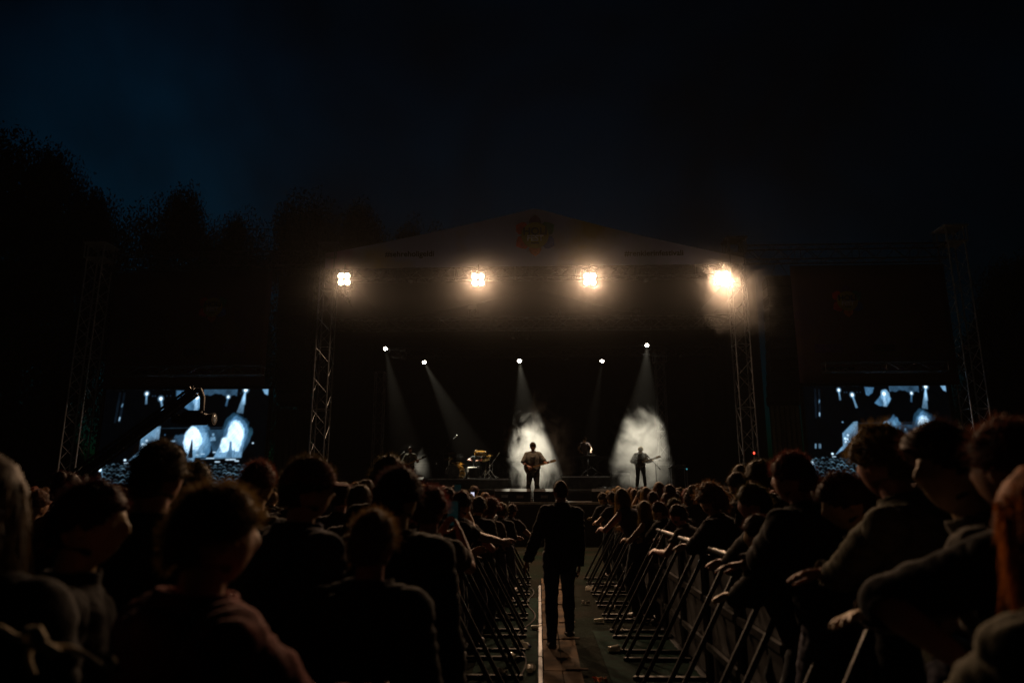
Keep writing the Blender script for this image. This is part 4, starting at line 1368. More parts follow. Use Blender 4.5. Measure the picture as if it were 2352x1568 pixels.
LEFT = [
 ('upright_curly', 895, 1050, 4.6, -4, 'curly round head overlapping the dark head beside the bass player'),
 ('upright_short', 828, 1112, 4.9, -6, 'person with a thin warm rim between the capped man and the hooded person'),
 ('upright_short', 786, 1106, 6.0, -10, 'small round head rising behind the shoulder of the man in profile on the left'),
 ('filming', 1028, 1117, 6.6, -10, 'person holding a phone up in front of the drum riser'),
 ('leaning_short', 1066, 1142, 7.4, -6, 'short-haired person whose hair shines orange, nearest of the leaning row at left'),
 ('leaning_mop', 1100, 1140, 8.0, -6, 'shaggy person in the leaning row left of the aisle, under the phone'),
 ('leaning_curly', 1128, 1148, 8.6, -6, 'round-headed person in the leaning row left of the aisle, under the cymbals'),
 ('leaning_long', 1086, 1158, 8.4, -8, 'long-haired person low in the leaning row left of the aisle'),
 ('leaning_mop', 1152, 1154, 9.6, -4, 'shaggy person at the rail of the left barrier, next to the pale arm'),
 ('leaning_short', 1176, 1156, 10.8, -4, 'small head at the far end of the left barrier rail'),
 ('upright_bun', 990, 1122, 6.4, -6, 'person with tied hair behind the lit phone screen left of the aisle'),
 ('upright_long', 1116, 1130, 14, -4, 'long-haired person standing right of the bright phone'),
]
REDGE = 1.44                                       # x of the top rail of each barrier
LEDGE = -0.78
for grp, lst in (('people along the right barrier', RIGHT), ('people along the left barrier', LEFT)):
    for key, px, py, Y, rz, lab in sorted(lst, key=lambda e: e[3]):
        o, B, s = put_kind(key, px, py, Y, R((1 if px > 1238 else -1)*(28+rz) if key.startswith('leaning') else rz), lab, grp)
        covered.append((px, py+190/Y, 300/Y, py))
        if key == 'filming': phone(o, B, s, 'phone_dim', 'black phone with a faint teal screen held up left of the aisle')
NAMED_COVER = []
# ------------------------------------------------------------------ near people, each built for its own pose
def near(px, py, Y, rz, label, hair, mh, top, mt, seed, n=1600, ml='denim', hl=None, off=None, flare=0.0, cap=None, grp=None, sleeve=None, **kw):
    B = make_body(**kw)
    parts = dress(B, top, M[mt], M[ml], hair, M[mh], seed, n, hl, off, flare, cap, sleeve)
    o = person_px(px, py, Y, B, parts, R(rz), label, grp)
    covered.append((px, py+190/Y, 320/Y, py))
    return o, B
near(2176, 980, 2.30, 48, 'tall person in grey creased sleeves with a quiff, face turned left in profile', 'quiff', 'hair_dark', 'long', 'cloth_grey', 31, voxel=.0065, hyaw=40, hpitch=4, wrinkle=1.9, girth=1.06, **{**CROSS, 'lean': 20})
near(2020, 982, 2.95, 32, 'person in a plain olive grey top with curly hair, arms folded on the right barrier', 'curly', 'hair_brown', 'long', 'cloth_olive', 32, voxel=.0065, hyaw=-4, girth=1.02, **{**CROSS, 'lean': 22})
near(1816, 1037, 3.75, 26, 'person with short hair rimmed bright orange left of the right video screen', 'short', 'hair_brown', 'jacket', 'cloth_black', 33, voxel=.007, hyaw=18, **{**CROSS, 'lean': 16})
near(1936, 1088, 3.30, 66, 'person with shaggy hair looking down to the left below the right video screen', 'mop', 'hair_dark', 'jacket', 'cloth_black', 34, voxel=.009, hyaw=12, hpitch=-16, lean=14)
near(2303, 962, 2.05, 16, 'person in black near the right edge with one bent arm over the barrier', 'short', 'hair_brown', 'tee', 'cloth_black', 35, sleeve=1.0, voxel=.0065, hyaw=10, girth=1.08, lean=10, lw=(-.31,.06,1.15), lpole=(-.3,1,0), lpalm=(.4,0,-.9), rw=(.1,.45,1.15), curl=1.1)
near(2398, 1064, 1.52, 14, 'person with long straight ginger hair at the right edge of the frame', 'long', 'hair_ginger', 'long', 'cloth_olive', 36, 5000, voxel=.008, hl=.46, h=1.70, girth=.95, shoulders=.95, rw=(.05,.38,1.0), lw=(-.08,.40,1.02), lpole=(-1,-.1,-.2), wrinkle=1.4)
near(373, 1012, 2.62, -4, 'person whose round dark head stands before the left video screen', 'short', 'hair_dark', 'jacket', 'cloth_black', 41, voxel=.009)
near(505, 1110, 1.68, -36, 'person in a maroon hooded top, nearest on the left, hair edged orange', 'short', 'hair_brown', 'hoodie', 'cloth_maroon', 42, 2600, voxel=.008, hyaw=-10, wrinkle=1.6, rw=(.16,.42,1.15), lw=(-.2,.4,1.1), girth=1.03)
near(218, 1104, 2.02, -62, 'person in profile facing right with a lit nose, at the left of the crowd', 'short', 'hair_dark', 'tee', 'cloth_black', 43, voxel=.007, hyaw=-12)
near(-30, 1042, 1.62, 8, 'long-haired person at the left edge of the frame', 'long', 'hair_dark', 'jacket', 'cloth_black', 44, 2200, voxel=.009, h=1.7, hl=.5)
near(712, 1048, 2.85, -42, 'broad person in a black jacket and reddish cap, left of the stage opening', 'short', 'hair_dark', 'jacket', 'cloth_navy', 45, voxel=.008, cap=M['cloth_maroon'], hyaw=-8, girth=1.12, shoulders=1.08)
near(596, 1058, 3.85, -8, 'person with short flat hair between the left screen and the capped man', 'short', 'hair_brown', 'tee', 'cloth_mixed', 46, voxel=.011)
near(450, 1062, 4.4, -4, 'dark head low at the bottom right part of the left video screen', 'mop', 'hair_dark', 'jacket', 'cloth_black', 47, voxel=.012)
near(918, 1076, 3.10, -12, 'broad-shouldered person in a black hooded top under the bass player', 'mop', 'hair_dark', 'hoodie', 'cloth_black', 48, voxel=.009, girth=1.1, shoulders=1.08, hyaw=-8)
near(860, 1170, 2.5, -10, 'person in a dark hooded top with the head low against the capped man', 'short', 'hair_brown', 'hoodie', 'cloth_black', 49, voxel=.010)
fo, fB = near(990, 1122, 4.1, -14, 'person near the left barrier holding up a black phone with a teal glow', 'curly', 'hair_brown', 'tee', 'cloth_mixed', 50, voxel=.009, **{**PHONE, 'rw': (.07,.38,1.46), 'lw': (-.07,.38,1.45)})
phone(fo, fB, fo.scale.x, 'phone_dim', 'black phone with a faint teal screen, nearest phone left of the aisle')
# bare arm stretched over the left barrier
near(1060, 1128, 6.5, -45, 'person reaching a bare pale arm along the left barrier towards the aisle', 'short', 'hair_dark', 'tee', 'cloth_black', 51, 900, voxel=.010, lean=26, rw=(.10,.80,1.18), rpole=(.4,0,-1), lw=(-.05,.45,1.1))
# the man walking in the aisle
near(1287, 1101, 8.0, 3, 'man in dark clothes walking away down the middle of the aisle', 'crop', 'hair_dark', 'jacket', 'cloth_black', 60, 900, voxel=.010, girth=1.0, shoulders=1.0, off=.024, flare=.0, feet=((-.12,-.30),(.12,.26)), roll=2.5, twist=6, hyaw=8, rw=(.22,.08,.82), lw=(-.36,.0,.86), rpole=(.2,-1,0), lpole=(-.2,-1,0), hpitch=-6)
#CROWDBODY
def far_phone(px, py, Y, lit, label, land=False, side=-1):
    make_phone(at(px, py, Y), R(-4), lit, label, land)
# two people holding phones far off, and their phones in the raised hands
for px, py, Y, lab, lit, plab, land in ((1080, 1133, 13.2, 'person filming with a bright phone in front of the drums', 'phone_bright', 'phone with a bright white and teal screen in front of the drums', False),
                                  (1472, 1123, 12.6, 'person filming the right guitarist with a dark phone', 'phone_dim', 'dark upright phone in front of the right guitarist', False),
                                  (1648, 1122, 9.5, 'person filming with a phone held sideways near the right tower', 'phone_dim', 'phone held sideways with lit edges near the right tower', True)):
    o, B, s = put_kind('filming', px, py, Y, R(-3), lab, 'people filming with phones')
    phone(o, B, s, lit, plab, land)
    covered.append((px, py+190/Y, 300/Y, py))

# the rest of the crowd fills the field as far as heads can be seen
SIDE_TXT = {1: 'right', -1: 'left'}
cand = []
r5 = random.Random(21)
for side in (1, -1):
    Y = 4.6
    while Y < 20.0:
        x = (1.95 if side > 0 else -1.6)
        while abs(x) < 14:
            cand.append((Y+r5.uniform(-.22,.22), x*1.0+r5.uniform(-.16,.16), side))
            x += side*r5.uniform(.52,.72)
        Y += .62
cand.sort()
count = 0
fill_keys = ['upright_short','upright_short','upright_curly','upright_long','upright_mop','upright_bun','upright_cap','upright_hood','upright_tail']
for Y, x, side in cand:
    z = r5.gauss(1.60, .075)
    z = max(1.44, min(1.76, z))
    if Y < 7.5 and side > 0 and x < 5: z = min(z, 1.62)
    q = proj((x, Y, z))
    if not (-40 < q[0] < 2390): continue
    rad = .115/Y*1600
    pts = [(q[0]+rad*.8*math.cos(a), q[1]+rad*1.1-rad*math.sin(a)) for a in (0,.5,1.05,1.57,2.1,2.6,3.14)]
    def hid(pt):
        for cx, cy, cw, ct in covered:
            dx = pt[0]-cx
            if abs(dx) < cw*.5 and pt[1] > cy-math.sqrt(max(0, 1-(dx/(cw*.5))**2))*cw*.55: return True
            if abs(dx) < cw*1.05 and pt[1] > cy+cw*1.05: return True
        return False
    free = sum(not hid(p) for p in pts)
    if free < 1: continue
    # keep clear of people already placed there
    if any(abs(px-q[0]) < .42/Y*1600 and abs(Y2-Y) < .42 for px, Y2 in placed): continue
    key = r5.choice(fill_keys)
    band = 'near the stage front' if Y > 15 else ('halfway to the stage' if Y > 9.5 else 'behind the barrier rows')
    SIDE = 'side of the crowd left of the aisle' if side < 0 else 'side of the crowd right of the aisle'
    lab = 'crowd member with %s %s, %s of the aisle' % (HAIRW[key], band, SIDE_TXT[side])
    put_kind(key, q[0], q[1], Y, R(r5.uniform(-22,22)+(6 if side > 0 else -6)), lab, 'crowd members %s, %s of the aisle, %s' % (band, SIDE_TXT[side], HAIRW[key]))
    covered.append((q[0], q[1]+rad*1.05, rad*1.9, q[1]))
    placed.append((q[0], Y)); count += 1
print('crowd fill', count)


# ------------------------------------------------------------------ performers
def performer(px, py, Y, z, rz, label, B, parts, grp='musicians on the stage'):
    p = at(px, py, Y)
    s = (p.z-z)/top_of(B)
    hx = Matrix.Rotation(rz, 3, 'Z') @ V((B.hc.x, B.hc.y, 0))*s
    o = stand(B, parts, (p.x-hx.x, p.y-hx.y, z), rz, label, grp, scale=s)
    return o, s
def to_world(o, q): return V(o.location)+Matrix.Rotation(o.rotation_euler.z, 3, 'Z') @ (V(q)*o.scale.x)
def guitar(o, c, head, label, m, bass=False):
    """electric guitar hung before the body; c and head in the player's own frame"""
    cw, hw = to_world(o, c), to_world(o, head)
    d = (hw-cw).normalized()
    n = Matrix.Rotation(o.rotation_euler.z, 3, 'Z') @ V((0,1,.12)); n = (n-d*n.dot(d)).normalized()
    u = n.cross(d)
    t = empty('electric_guitar', cw); tag(t, label, 'guitar', 'guitars on the stage')
    L = (hw-cw).length
    outline = [(-.20,.03),(-.185,.11),(-.12,.155),(-.04,.13),(.02,.105),(.08,.125),(.16,.15),(.19,.12),(.14,.075),(.11,.04),(.11,-.04),(.135,-.07),(.17,-.11),(.13,-.14),(.05,-.115),(-.02,-.12),(-.10,-.16),(-.17,-.12),(-.20,-.04)]
    MB().prism(outline, V((0,0,0))-n*.02, d, u, n*.042).build('body', m, t)
    nk = MB(); nk.prism([(.08,.026),(L-.12,.021),(L-.12,-.021),(.08,-.026)], n*.012, d, u, n*.02); nk.build('neck', M['maple'], t)
    MB().prism([(L-.125,.022),(L-.09,.045),(L+.06,.04),(L+.085,.012),(L+.05,-.02),(L-.10,-.026)], n*.006, d, u, n*.016).build('headstock', M['maple'] if not bass else M['guitar'], t)
    tn = MB()
    for q in range(4 if bass else 6): tn.ell(d*(L-.08+.026*q)+u*(.052)+n*.012, (.009,.009,.009), None, 8, 6)
    tn.build('tuner', M['chrome'], t)
    pk = MB()
    for x in (-.06, .0, .05): pk.box(d*x+n*.027, (.02,.02,.02))
    pk.prism([(-.13,.04),(-.10,.04),(-.10,-.04),(-.13,-.04)], n*.022, d, u, n*.01)
    pk.build('pickup', M['chrome'], t)
    # strap over the shoulder
    sp = MB(); a, b = cw-d*.18, cw+d*.16+u*.12
    sh = to_world(o, (-.09, .02, 1.47)); sb = to_world(o, (-.02, -.15, 1.30)); sc = to_world(o, (.17, -.10, 1.06))
    sp.tube([b-cw, (b+sh)/2-cw+n*.06, sh-cw, sb-cw, sc-cw, a-cw], .016, 6); sp.build('strap', M['cloth_black'], t)
    return t
GUIT = dict(lw=(-.44,.27,1.13), lpole=(-.5,-.3,-1), lpalm=(.6,.2,.7), rw=(.12,.27,1.02), rpole=(1,-.5,-.2), rpalm=(0,-1,0), curl=.9)
# lead guitarist on the runway
B = make_body(voxel=.010, h=1.80, girth=1.05, feet=((-.15,0),(.16,.05)), hpitch=-8, **GUIT)
o1, s1 = performer(1224, 1017, 21.3, THRUST_Z, R(176), 'guitarist in a wide pale shirt on the runway, dark against the brightest smoke', B,
                   dress(B, 'tee', M['cloth_pale'], M['cloth_black'], 'quiff', M['hair_dark'], 70, 700, off=.035, flare=.05, sleeve=.95))
guitar(o1, (.06,.26,1.01), (-.66,.30,1.20), 'electric guitar with a pale headstock held by the runway guitarist', M['guitar'])
# bass player at the left
B = make_body(voxel=.011, h=1.78, hpitch=-6, **GUIT)
o2, s2 = performer(942, 1026, 23.9, STAGE_Z, R(168), 'bald bass player in an open shirt at the left of the stage', B,
                   dress(B, 'long', M['cloth_olive'], M['cloth_black'], 'crop', M['hair_dark'], 71, 200, off=.022))
guitar(o2, (.05,.25,1.0), (-.80,.32,1.30), 'dark bass guitar raised to the right by the bass player', M['guitar'], True)
# right guitarist bent over the strings
B = make_body(voxel=.010, h=1.72, lean=24, hpitch=-34, girth=1.04, feet=((-.17,0),(.17,.1)), **GUIT)
o3, s3 = performer(1471, 1026, 24.2, STAGE_Z, R(178), 'guitarist with bowed shaggy head by the microphone stand, right of the stage', B,
                   dress(B, 'long', M['cloth_pale'], M['cloth_black'], 'mop', M['hair_brown'], 72, 900, off=.025, flare=.03))
guitar(o3, (.05,.34,1.0), (-.68,.42,1.20), 'dark electric guitar held by the right guitarist', M['guitar'])
# keyboard player on the right riser
B = make_body(voxel=.011, h=1.80, lean=12, hpitch=-25, rw=(.22,.48,1.05), lw=(-.22,.48,1.05), rpalm=(0,0,-1), lpalm=(0,0,-1), rpole=(1,-.4,-.2), lpole=(-1,-.4,-.2))
kp = at(1342, 1004, 26.5)
o4, s4 = performer(1342, 1003, 26.6, STAGE_Z+.46, R(186), 'keyboard player in a patterned shirt looking down behind a keyboard', B,
                   dress(B, 'tee', M['cloth_mixed'], M['cloth_black'], 'short', M['hair_dark'], 73, 500, off=.02))
# drummer, seated
B = make_body(voxel=.011, h=1.76, hip=.56, lean=8, hpitch=-14, feet=((-.22,.42),(.22,.42)), kpole=(0,.4,1), rw=(.20,.44,.86), lw=(-.16,.46,.84), rpalm=(0,0,-1), lpalm=(0,0,-1), curl=1.0, rpole=(1,-.3,-.2), lpole=(-1,-.3,-.2))
o5, s5 = performer(1094, 1033, 25.6, STAGE_Z+.36, R(170), 'drummer in a dark shirt with a pale shoulder seam, head bent behind the drums', B,
                   dress(B, 'tee', M['cloth_navy'], M['cloth_black'], 'short', M['hair_brown'], 74, 500, off=.018))
# drumsticks are held, so they are things of their own
for side in (0, 1):
    w, d, e = B.hands[side]
    a = to_world(o5, w+d*.08)
    sd = V(((-.12 if side == 0 else .1), -.28, -.02))
    tag(MB().tube([a-sd*.3, a+sd*.6, a+sd], [.008,.007,.004], 6).build('drumstick', M['maple'], None, True), 'drumstick in the %s of the drummer' % ('raised right hand' if side == 0 else 'lowered left hand'), 'drumstick', 'drumsticks')
# stool
t = empty('drum_stool', to_world(o5, (0,-.02,0))); tag(t, 'round black drum stool under the drummer', 'stool')
MB().tube([(0,0,.34),(0,0,.36),(0,0,.43),(0,0,.45)], [.15,.17,.17,.15], 18).build('seat', M['black_plastic'], t, True)
MB().tube([(0,0,.10),(0,0,.34)], .02, 8).build('post', M['chrome'], t)
for q in range(3):
    a = q*2.09; MB().tube([(0,0,.2),(.22*math.cos(a),.22*math.sin(a),.01)], .011, 6).build('leg', M['chrome'], t)

# ------------------------------------------------------------------ drums
RZ = STAGE_Z+.36
def drum(name, px, py, Y, r_, depth, axis, label, m, head, legs=0, group='drums of the kit'):
    c = at(px, py, Y); d = V(axis).normalized()
    t = empty(name, c); tag(t, label, 'drum', group)
    MB().tube([-d*depth/2, d*depth/2], r_, 28, False).build('shell', m, t, True)
    for s, hm in ((1, head), (-1, M['drumhead'])):
        MB().tube([d*s*(depth/2-.004), d*s*(depth/2+.002)], [r_*.985, r_*.985], 28).build('drum_skin', hm, t)
        x, y_, z = frame_of(d); ring = []
        for q in range(29):
            a = 2*math.pi*q/28; ring.append(d*s*(depth/2)+(x*math.cos(a)+y_*math.sin(a))*(r_+.008))
        MB().tube(ring, .013, 6).build('hoop', M['chrome'], t, True)
    lg = MB()
    for q in range(8):
        a = 2*math.pi*q/8+.2; x, y_, z = frame_of(d); e = (x*math.cos(a)+y_*math.sin(a))*(r_+.016)
        lg.tube([e-d*depth*.42, e+d*depth*.42], .008, 6)
    lg.build('tension_rod', M['chrome'], t)
    for q in range(legs):
        a = 2*math.pi*q/legs+.5
        b = V((math.cos(a)*r_, math.sin(a)*r_, 0))
        MB().tube([b, b*1.08+V((0,0,-(c.z-RZ)))], .011, 6).build('leg', M['chrome'], t)
    return t
drum('bass_drum', 1046, 1086, 24.9, .29, .42, (-.45,-.89,0), 'bass drum with a grey front head and shining amber shell', M['amber'], M['grey_head'])
drum('snare_drum', 1084, 1078, 25.1, .18, .15, (0,-.15,1), 'snare drum with chrome rods before the drummer', M['chrome'], M['drumhead'], 3)
drum('floor_tom', 1088, 1086, 25.0, .20, .36, (0,0,1), 'black floor tom on three chrome legs beside the bass drum', M['black_plastic'], M['drumhead'], 3)
drum('rack_tom', 1104, 1041, 24.9, .21, .14, (.05,-.2,1), 'shallow amber drum raised high in front of the drummer', M['amber'], M['amber'], 3)
def cymbal(px, py, Y, r_, tilt, label, double=False):
    c = at(px, py, Y)
    t = empty('cymbal_stand', (c.x, c.y, RZ)); tag(t, label, 'cymbal stand', 'cymbals of the drum kit')
    H = c.z-RZ
    rot = Matrix.Rotation(tilt[0], 3, 'X') @ Matrix.Rotation(tilt[1], 3, 'Y')
    def plate(z, flip=1):
        mb = MB(); prof = [(0,.030),(.035,.028),(.05,.014),(r_*.6,.006),(r_,-.004)]
        o = len(mb.v); U = 32
        for lay in (0, -.003):
            for rr_, zz in prof:
                for q in range(U):
                    a = 2*math.pi*q/U
                    mb.v.append(V((0,0,z))+rot @ V((max(rr_,.002)*math.cos(a), max(rr_,.002)*math.sin(a), flip*zz+lay)))
        k = len(prof)
        for lay in (0, 1):
            for i in range(k-1):
                for q in range(U):
                    j = (q+1) % U; a = o+(lay*k+i)*U
                    f = [a+q, a+U+q, a+U+j, a+j]
                    mb.face(f if lay else f[::-1])
        for q in range(U):
            j = (q+1) % U; a = o+(k-1)*U; b = o+(2*k-1)*U
            mb.face([a+q, a+j, b+j, b+q])
        mb.build('cymbal', M['brass'], t, True)
    plate(H)
    if double: plate(H-.03, -1)
    MB().tube([(0,0,.25),(0,0,H*.6),(0,0,H+.05)], [.014,.011,.006], 8).build('pole', M['chrome'], t)
    for q in range(3):
        a = q*2.094+.4; MB().tube([(0,0,.34),(.26*math.cos(a),.26*math.sin(a),.01)], .010, 6).build('leg', M['chrome'], t)
    MB().ell((0,0,H*.6), (.022,.022,.028), None, 10, 6).build('clamp', M['chrome'], t)
cymbal(1033.5, 1041, 24.8, .22, (R(-9), R(-5)), 'highest crash cymbal at the left of the drum kit')
cymbal(1031, 1053.5, 25.0, .17, (R(-5), R(-4)), 'pair of small hi-hat cymbals under the highest crash', True)
cymbal(1052, 1063.5, 24.7, .25, (R(-8), R(4)), 'wide flat ride cymbal over the bass drum')
cymbal(1125, 1046, 25.1, .12, (R(-12), R(-10)), 'small splash cymbal at the right of the drum kit')
cymbal(1116, 1055, 25.2, .17, (R(-18), R(-16)), 'tilted crash cymbal right of the drummer')
def mic_stand(px, Y, z, ztop, tip, label, m='black_metal', mic='black_metal', thick=.012):
    """tripod stand at px; boom runs to the tip (world point)"""
    b = at(px, 1090, Y)
    t = empty('microphone_stand', (b.x, b.y, z)); tag(t, label, 'microphone stand', 'microphone stands on the stage')
    H = ztop-z
    MB().tube([(0,0,.1),(0,0,H)], thick, 8).build('pole', M[m], t)
    for q in range(3):
        a = q*2.094+.2; MB().tube([(0,0,.16),(.28*math.cos(a),.28*math.sin(a),.01)], .010, 6).build('leg', M[m], t)
    tp = V(tip)-V((b.x, b.y, z)); d = (tp-V((0,0,H))).normalized()
    MB().tube([V((0,0,H))-d*.22, tp], .009, 6).build('boom', M['chrome' if mic != 'black_metal' else m], t)
    MB().tube([V((0,0,H))-d*.24, V((0,0,H))-d*.14], .022, 8).build('counterweight', M[m], t)
    MB().tube([tp-d*.0, tp+d*.05, tp+d*.14, tp+d*.17, tp+d*.19], [.012,.014,.017,.026,.016], 10).build('microphone', M[mic], t, True)
mic_stand(1507, 24.0, STAGE_Z, at(1506,1066,24.0).z, at(1494.5,1054,24.05), 'microphone stand with a boom in front of the right guitarist')
mic_stand(912, 23.6, STAGE_Z, at(912,1049,23.6).z, at(920,1044,23.55), 'microphone stand with a pale microphone left of the bass player', 'black_metal', 'alu')
mic_stand(1018, 25.6, RZ, at(1022,1030,25.6).z, at(1042,1007,25.5), 'tall boom stand slanting over the drum kit from the left', 'black_metal', 'alu')
mic_stand(1131, 25.3, RZ, at(1131,1062,25.3).z, at(1141,1048,25.2), 'low boom stand slanting up at the right of the drum kit', 'chrome', 'alu')
mic_stand(1374, 26.2, STAGE_Z+.46, at(1374,1046,26.2).z, at(1362,1042,26.1), 'microphone stand beside the keyboard player', 'black_metal', 'alu')
# keyboard on its stand
kx0, kx1 = at(1318,1050,26.1).x, at(1398,1050,26.1).x
kz = at(1350,1050,26.1).z
t = empty('keyboard', ((kx0+kx1)/2, 26.1, kz)); tag(t, 'long black stage keyboard on a crossed stand', 'keyboard')
MB().cbox((0,0,0), (kx1-kx0, .32, .09), .015).build('case', M['black_plastic'], t)
ky = MB()
for q in range(36): ky.box((-(kx1-kx0)*.46+(kx1-kx0)*.92*q/35, .08, .048), ((kx1-kx0)*.92/37, .14, .012))
ky.build('keys', M['drumhead'], t)
for s in (-1,1): MB().tube([(s*.45,-.1,-.05),(-s*.45,.1,-(kz-STAGE_Z-.46)+.01)], .018, 8).build('leg', M['black_metal'], t)
for q, px in enumerate((1352,1362)):
    b = at(px, 1046, 25.9)
    t = empty('effects_box', (b.x, b.y, kz+.075)); tag(t, 'small metal effects box on the keyboard, %s one' % ('left' if q == 0 else 'right'), 'effects box')
    MB().cbox((0,0,0), (.14,.12,.05), .008).build('case', M['alu'], t)
    MB().tube([(0,0,.025),(0,0,.04)], .02, 10).build('knob', M['black_plastic'], t)
# equipment table at the right
tz = at(1557, 1073, 24.6).z
t = empty('equipment_table', (at(1557,1073,24.6).x, 24.6, STAGE_Z)); tag(t, 'small black equipment table with a blue lamp at the right of the stage', 'table')
MB().cbox((0,0,tz-STAGE_Z), (.62,.5,.06), .01).build('table_top', M['black_metal'], t)
for sx in (-1,1):
    for sy in (-1,1): MB().tube([(sx*.27,sy*.2,0),(sx*.27,sy*.2,tz-STAGE_Z-.03)], .016, 8).build('leg', M['alu_dull'], t)
MB().cbox((.0,-.05,tz-STAGE_Z+.06), (.5,.3,.05), .01).build('mixer', M['alu_dull'], t)
MB().ell((.26,-.22,tz-STAGE_Z-.06), (.03,.03,.03), None, 10, 8).build('indicator', M['teal_led'], t)
# floor monitors, amplifiers and cases
def wedge(px, Y, z, label, w=.62, flip=1):
    b = at(px, 1140, Y)
    t = empty('floor_monitor', (b.x, Y, z), R(rng.uniform(-8,8))); tag(t, label, 'floor monitor', 'wedge monitors on the stage')
    MB().prism([(-.26,0),(.20,0),(.26,.10),(-.02,.38),(-.26,.30)], (-w/2,0,0), (0,1,0), (0,0,1), (w,0,0)).build('cabinet', M['black_plastic'], t)
    MB().prism([(.235,.12),(.012,.355),(.020,.363),(.243,.128)], (-w/2+.03,0,0), (0,1,0), (0,0,1), (w-.06,0,0)).build('grille', M['black_metal'], t)
    MB().box((0,-.263,.15), (.2,.01,.08)).build('handle', M['alu_dull'], t)
wedge(1158, 21.9, THRUST_Z-.0, 'black floor monitor at the left end of the runway')
wedge(1196, 20.8, THRUST_Z, 'black floor monitor on the runway edge left of the guitarist')
wedge(1252, 20.8, THRUST_Z, 'black floor monitor on the runway edge right of the guitarist')
wedge(1384, 20.9, THRUST_Z, 'black floor monitor at the right end of the runway')
wedge(952, 22.9, STAGE_Z, 'black floor monitor before the bass player')
def amp(px, Y, z, w, h, label):
    b = at(px, 1100, Y)
    t = empty('amplifier', (b.x, Y, z)); tag(t, label, 'amplifier', 'amplifiers on the stage')
    MB().cbox((0,0,h/2), (w,.36,h), .02).build('cabinet', M['black_plastic'], t)
    MB().box((0,-.184,h*.40), (w*.9,.01,h*.66)).build('grille', M['cloth_black'], t)
    MB().box((0,-.185,h*.86), (w*.9,.012,h*.14)).build('control_panel', M['alu_dull'], t)
    MB().tube([(-.1,0,h),(-.09,0,h+.03),(.09,0,h+.03),(.1,0,h)], .012, 6).build('handle', M['black_metal'], t)
amp(1425, 25.4, STAGE_Z, .7, .62, 'low amplifier left of the right guitarist')
amp(1530, 26.8, STAGE_Z, .7, 1.1, 'tall amplifier behind the right guitarist')
amp(968, 25.4, STAGE_Z, .7, 1.0, 'tall amplifier behind the bass player')
# pedal boards and small metal things that glint on the floor of the stage
for px, py, Y, w, lab in ((1232,1146,20.75,.5,'bright pedal board on the runway edge by the guitarist'), (1290,1149,20.6,.35,'metal plate on the runway edge right of the guitarist'), (1655,1122,22.7,.6,'long metal plate on the stage edge at the right'),
                          (1618,1122,22.75,.4,'pedal board with a blue lamp on the stage edge'), (1400,1100,25.2,.5,'metal case edge glinting left of the right guitarist'), (1380,1109,24.4,.3,'small pedal board in front of the right riser')):
    b = at(px, py, Y); z = THRUST_Z if Y < 21.5 else STAGE_Z
    t = empty('pedal_board', (b.x, Y, z)); tag(t, lab, 'pedal board', 'pedal boards and plates on the stage floor')
    MB().cbox((0,0,.03), (w,.26,.05), .01).build('board', M['alu'], t)
    for q in range(3):
        MB().cbox((-w*.3+w*.3*q,0,.08), (w*.2,.12,.045), .006).build('pedal', M['alu_dull' if q != 1 else 'black_metal'], t)
    if 'blue' in lab: MB().ell((w*.2,-.1,.075), (.03,.03,.02), None, 10, 6).build('indicator', M['blue_led'], t)
# red lamp at the foot of the right tower
b = at(1732, 1040, 21.7)
t = empty('warning_lamp', b); tag(t, 'small red lamp glowing low on the right tower', 'lamp')
MB().cbox((0,.05,0), (.12,.08,.12), .01).build('case', M['black_plastic'], t); MB().ell((0,0,0), (.028,.018,.04), None, 10, 8).build('lens', M['red_led'], t)

# ------------------------------------------------------------------ crowd barriers
def barrier():
    t = empty('crowd_barrier', (0,0,0)); tag(t, 'steel barrier', 'barrier')
    W = 1.0
    MB().tube([(0,-W/2+.02,1.15),(0,W/2-.02,1.15)], .027, 10).build('top_rail', M['steel'], t, True)
    for s in (-1,1): MB().tube([(0,s*(W/2-.03),.03),(0,s*(W/2-.03),1.15)], .022, 8).build('upright', M['steel'], t)
    for z in (.34,.72):
        MB().cbox((-.012,0,z), (.035,W-.08,.05), .008).build('cross_rail', M['steel'], t)
    sh = MB(); sh.box((.02,0,.58), (.006,W-.08,1.02)); sh.build('panel', M['black_metal'], t)
    for s in (-1,1):
        st = MB(); st.cbox((0,0,0), (.032,.032,1.24), .006)
        o = st.build('stay', M['steel'], t)
        o.location = (-.30, s*.34, .59); o.rotation_euler = (0, math.atan2(.60,1.10), 0)
    for s in (-1,1): MB().cbox((-.30,s*.34,.025), (.66,.05,.03), .008).build('foot', M['black_metal'], t)
    MB().cbox((.22,0,.012), (.46,W-.04,.012), .004).build('tread_plate', M['alu_dull'], t)
    return t
PB = barrier(); nb = 0
def place_barrier(x, y, rz, flip, label, grp):
    global nb
    o = PB if nb == 0 else copy_tree(PB); nb += 1
    o.location = (x, y, 0); o.rotation_euler = (0, 0, rz); o.scale = (1,1,1)
    if flip: o.rotation_euler = (0, 0, rz+math.pi)
    tag(o, label, 'barrier', grp)
ORD = ['nearest', 'second', 'third', 'fourth', 'fifth', 'sixth', 'seventh', 'eighth', 'ninth', 'tenth', 'eleventh', 'twelfth', 'thirteenth']
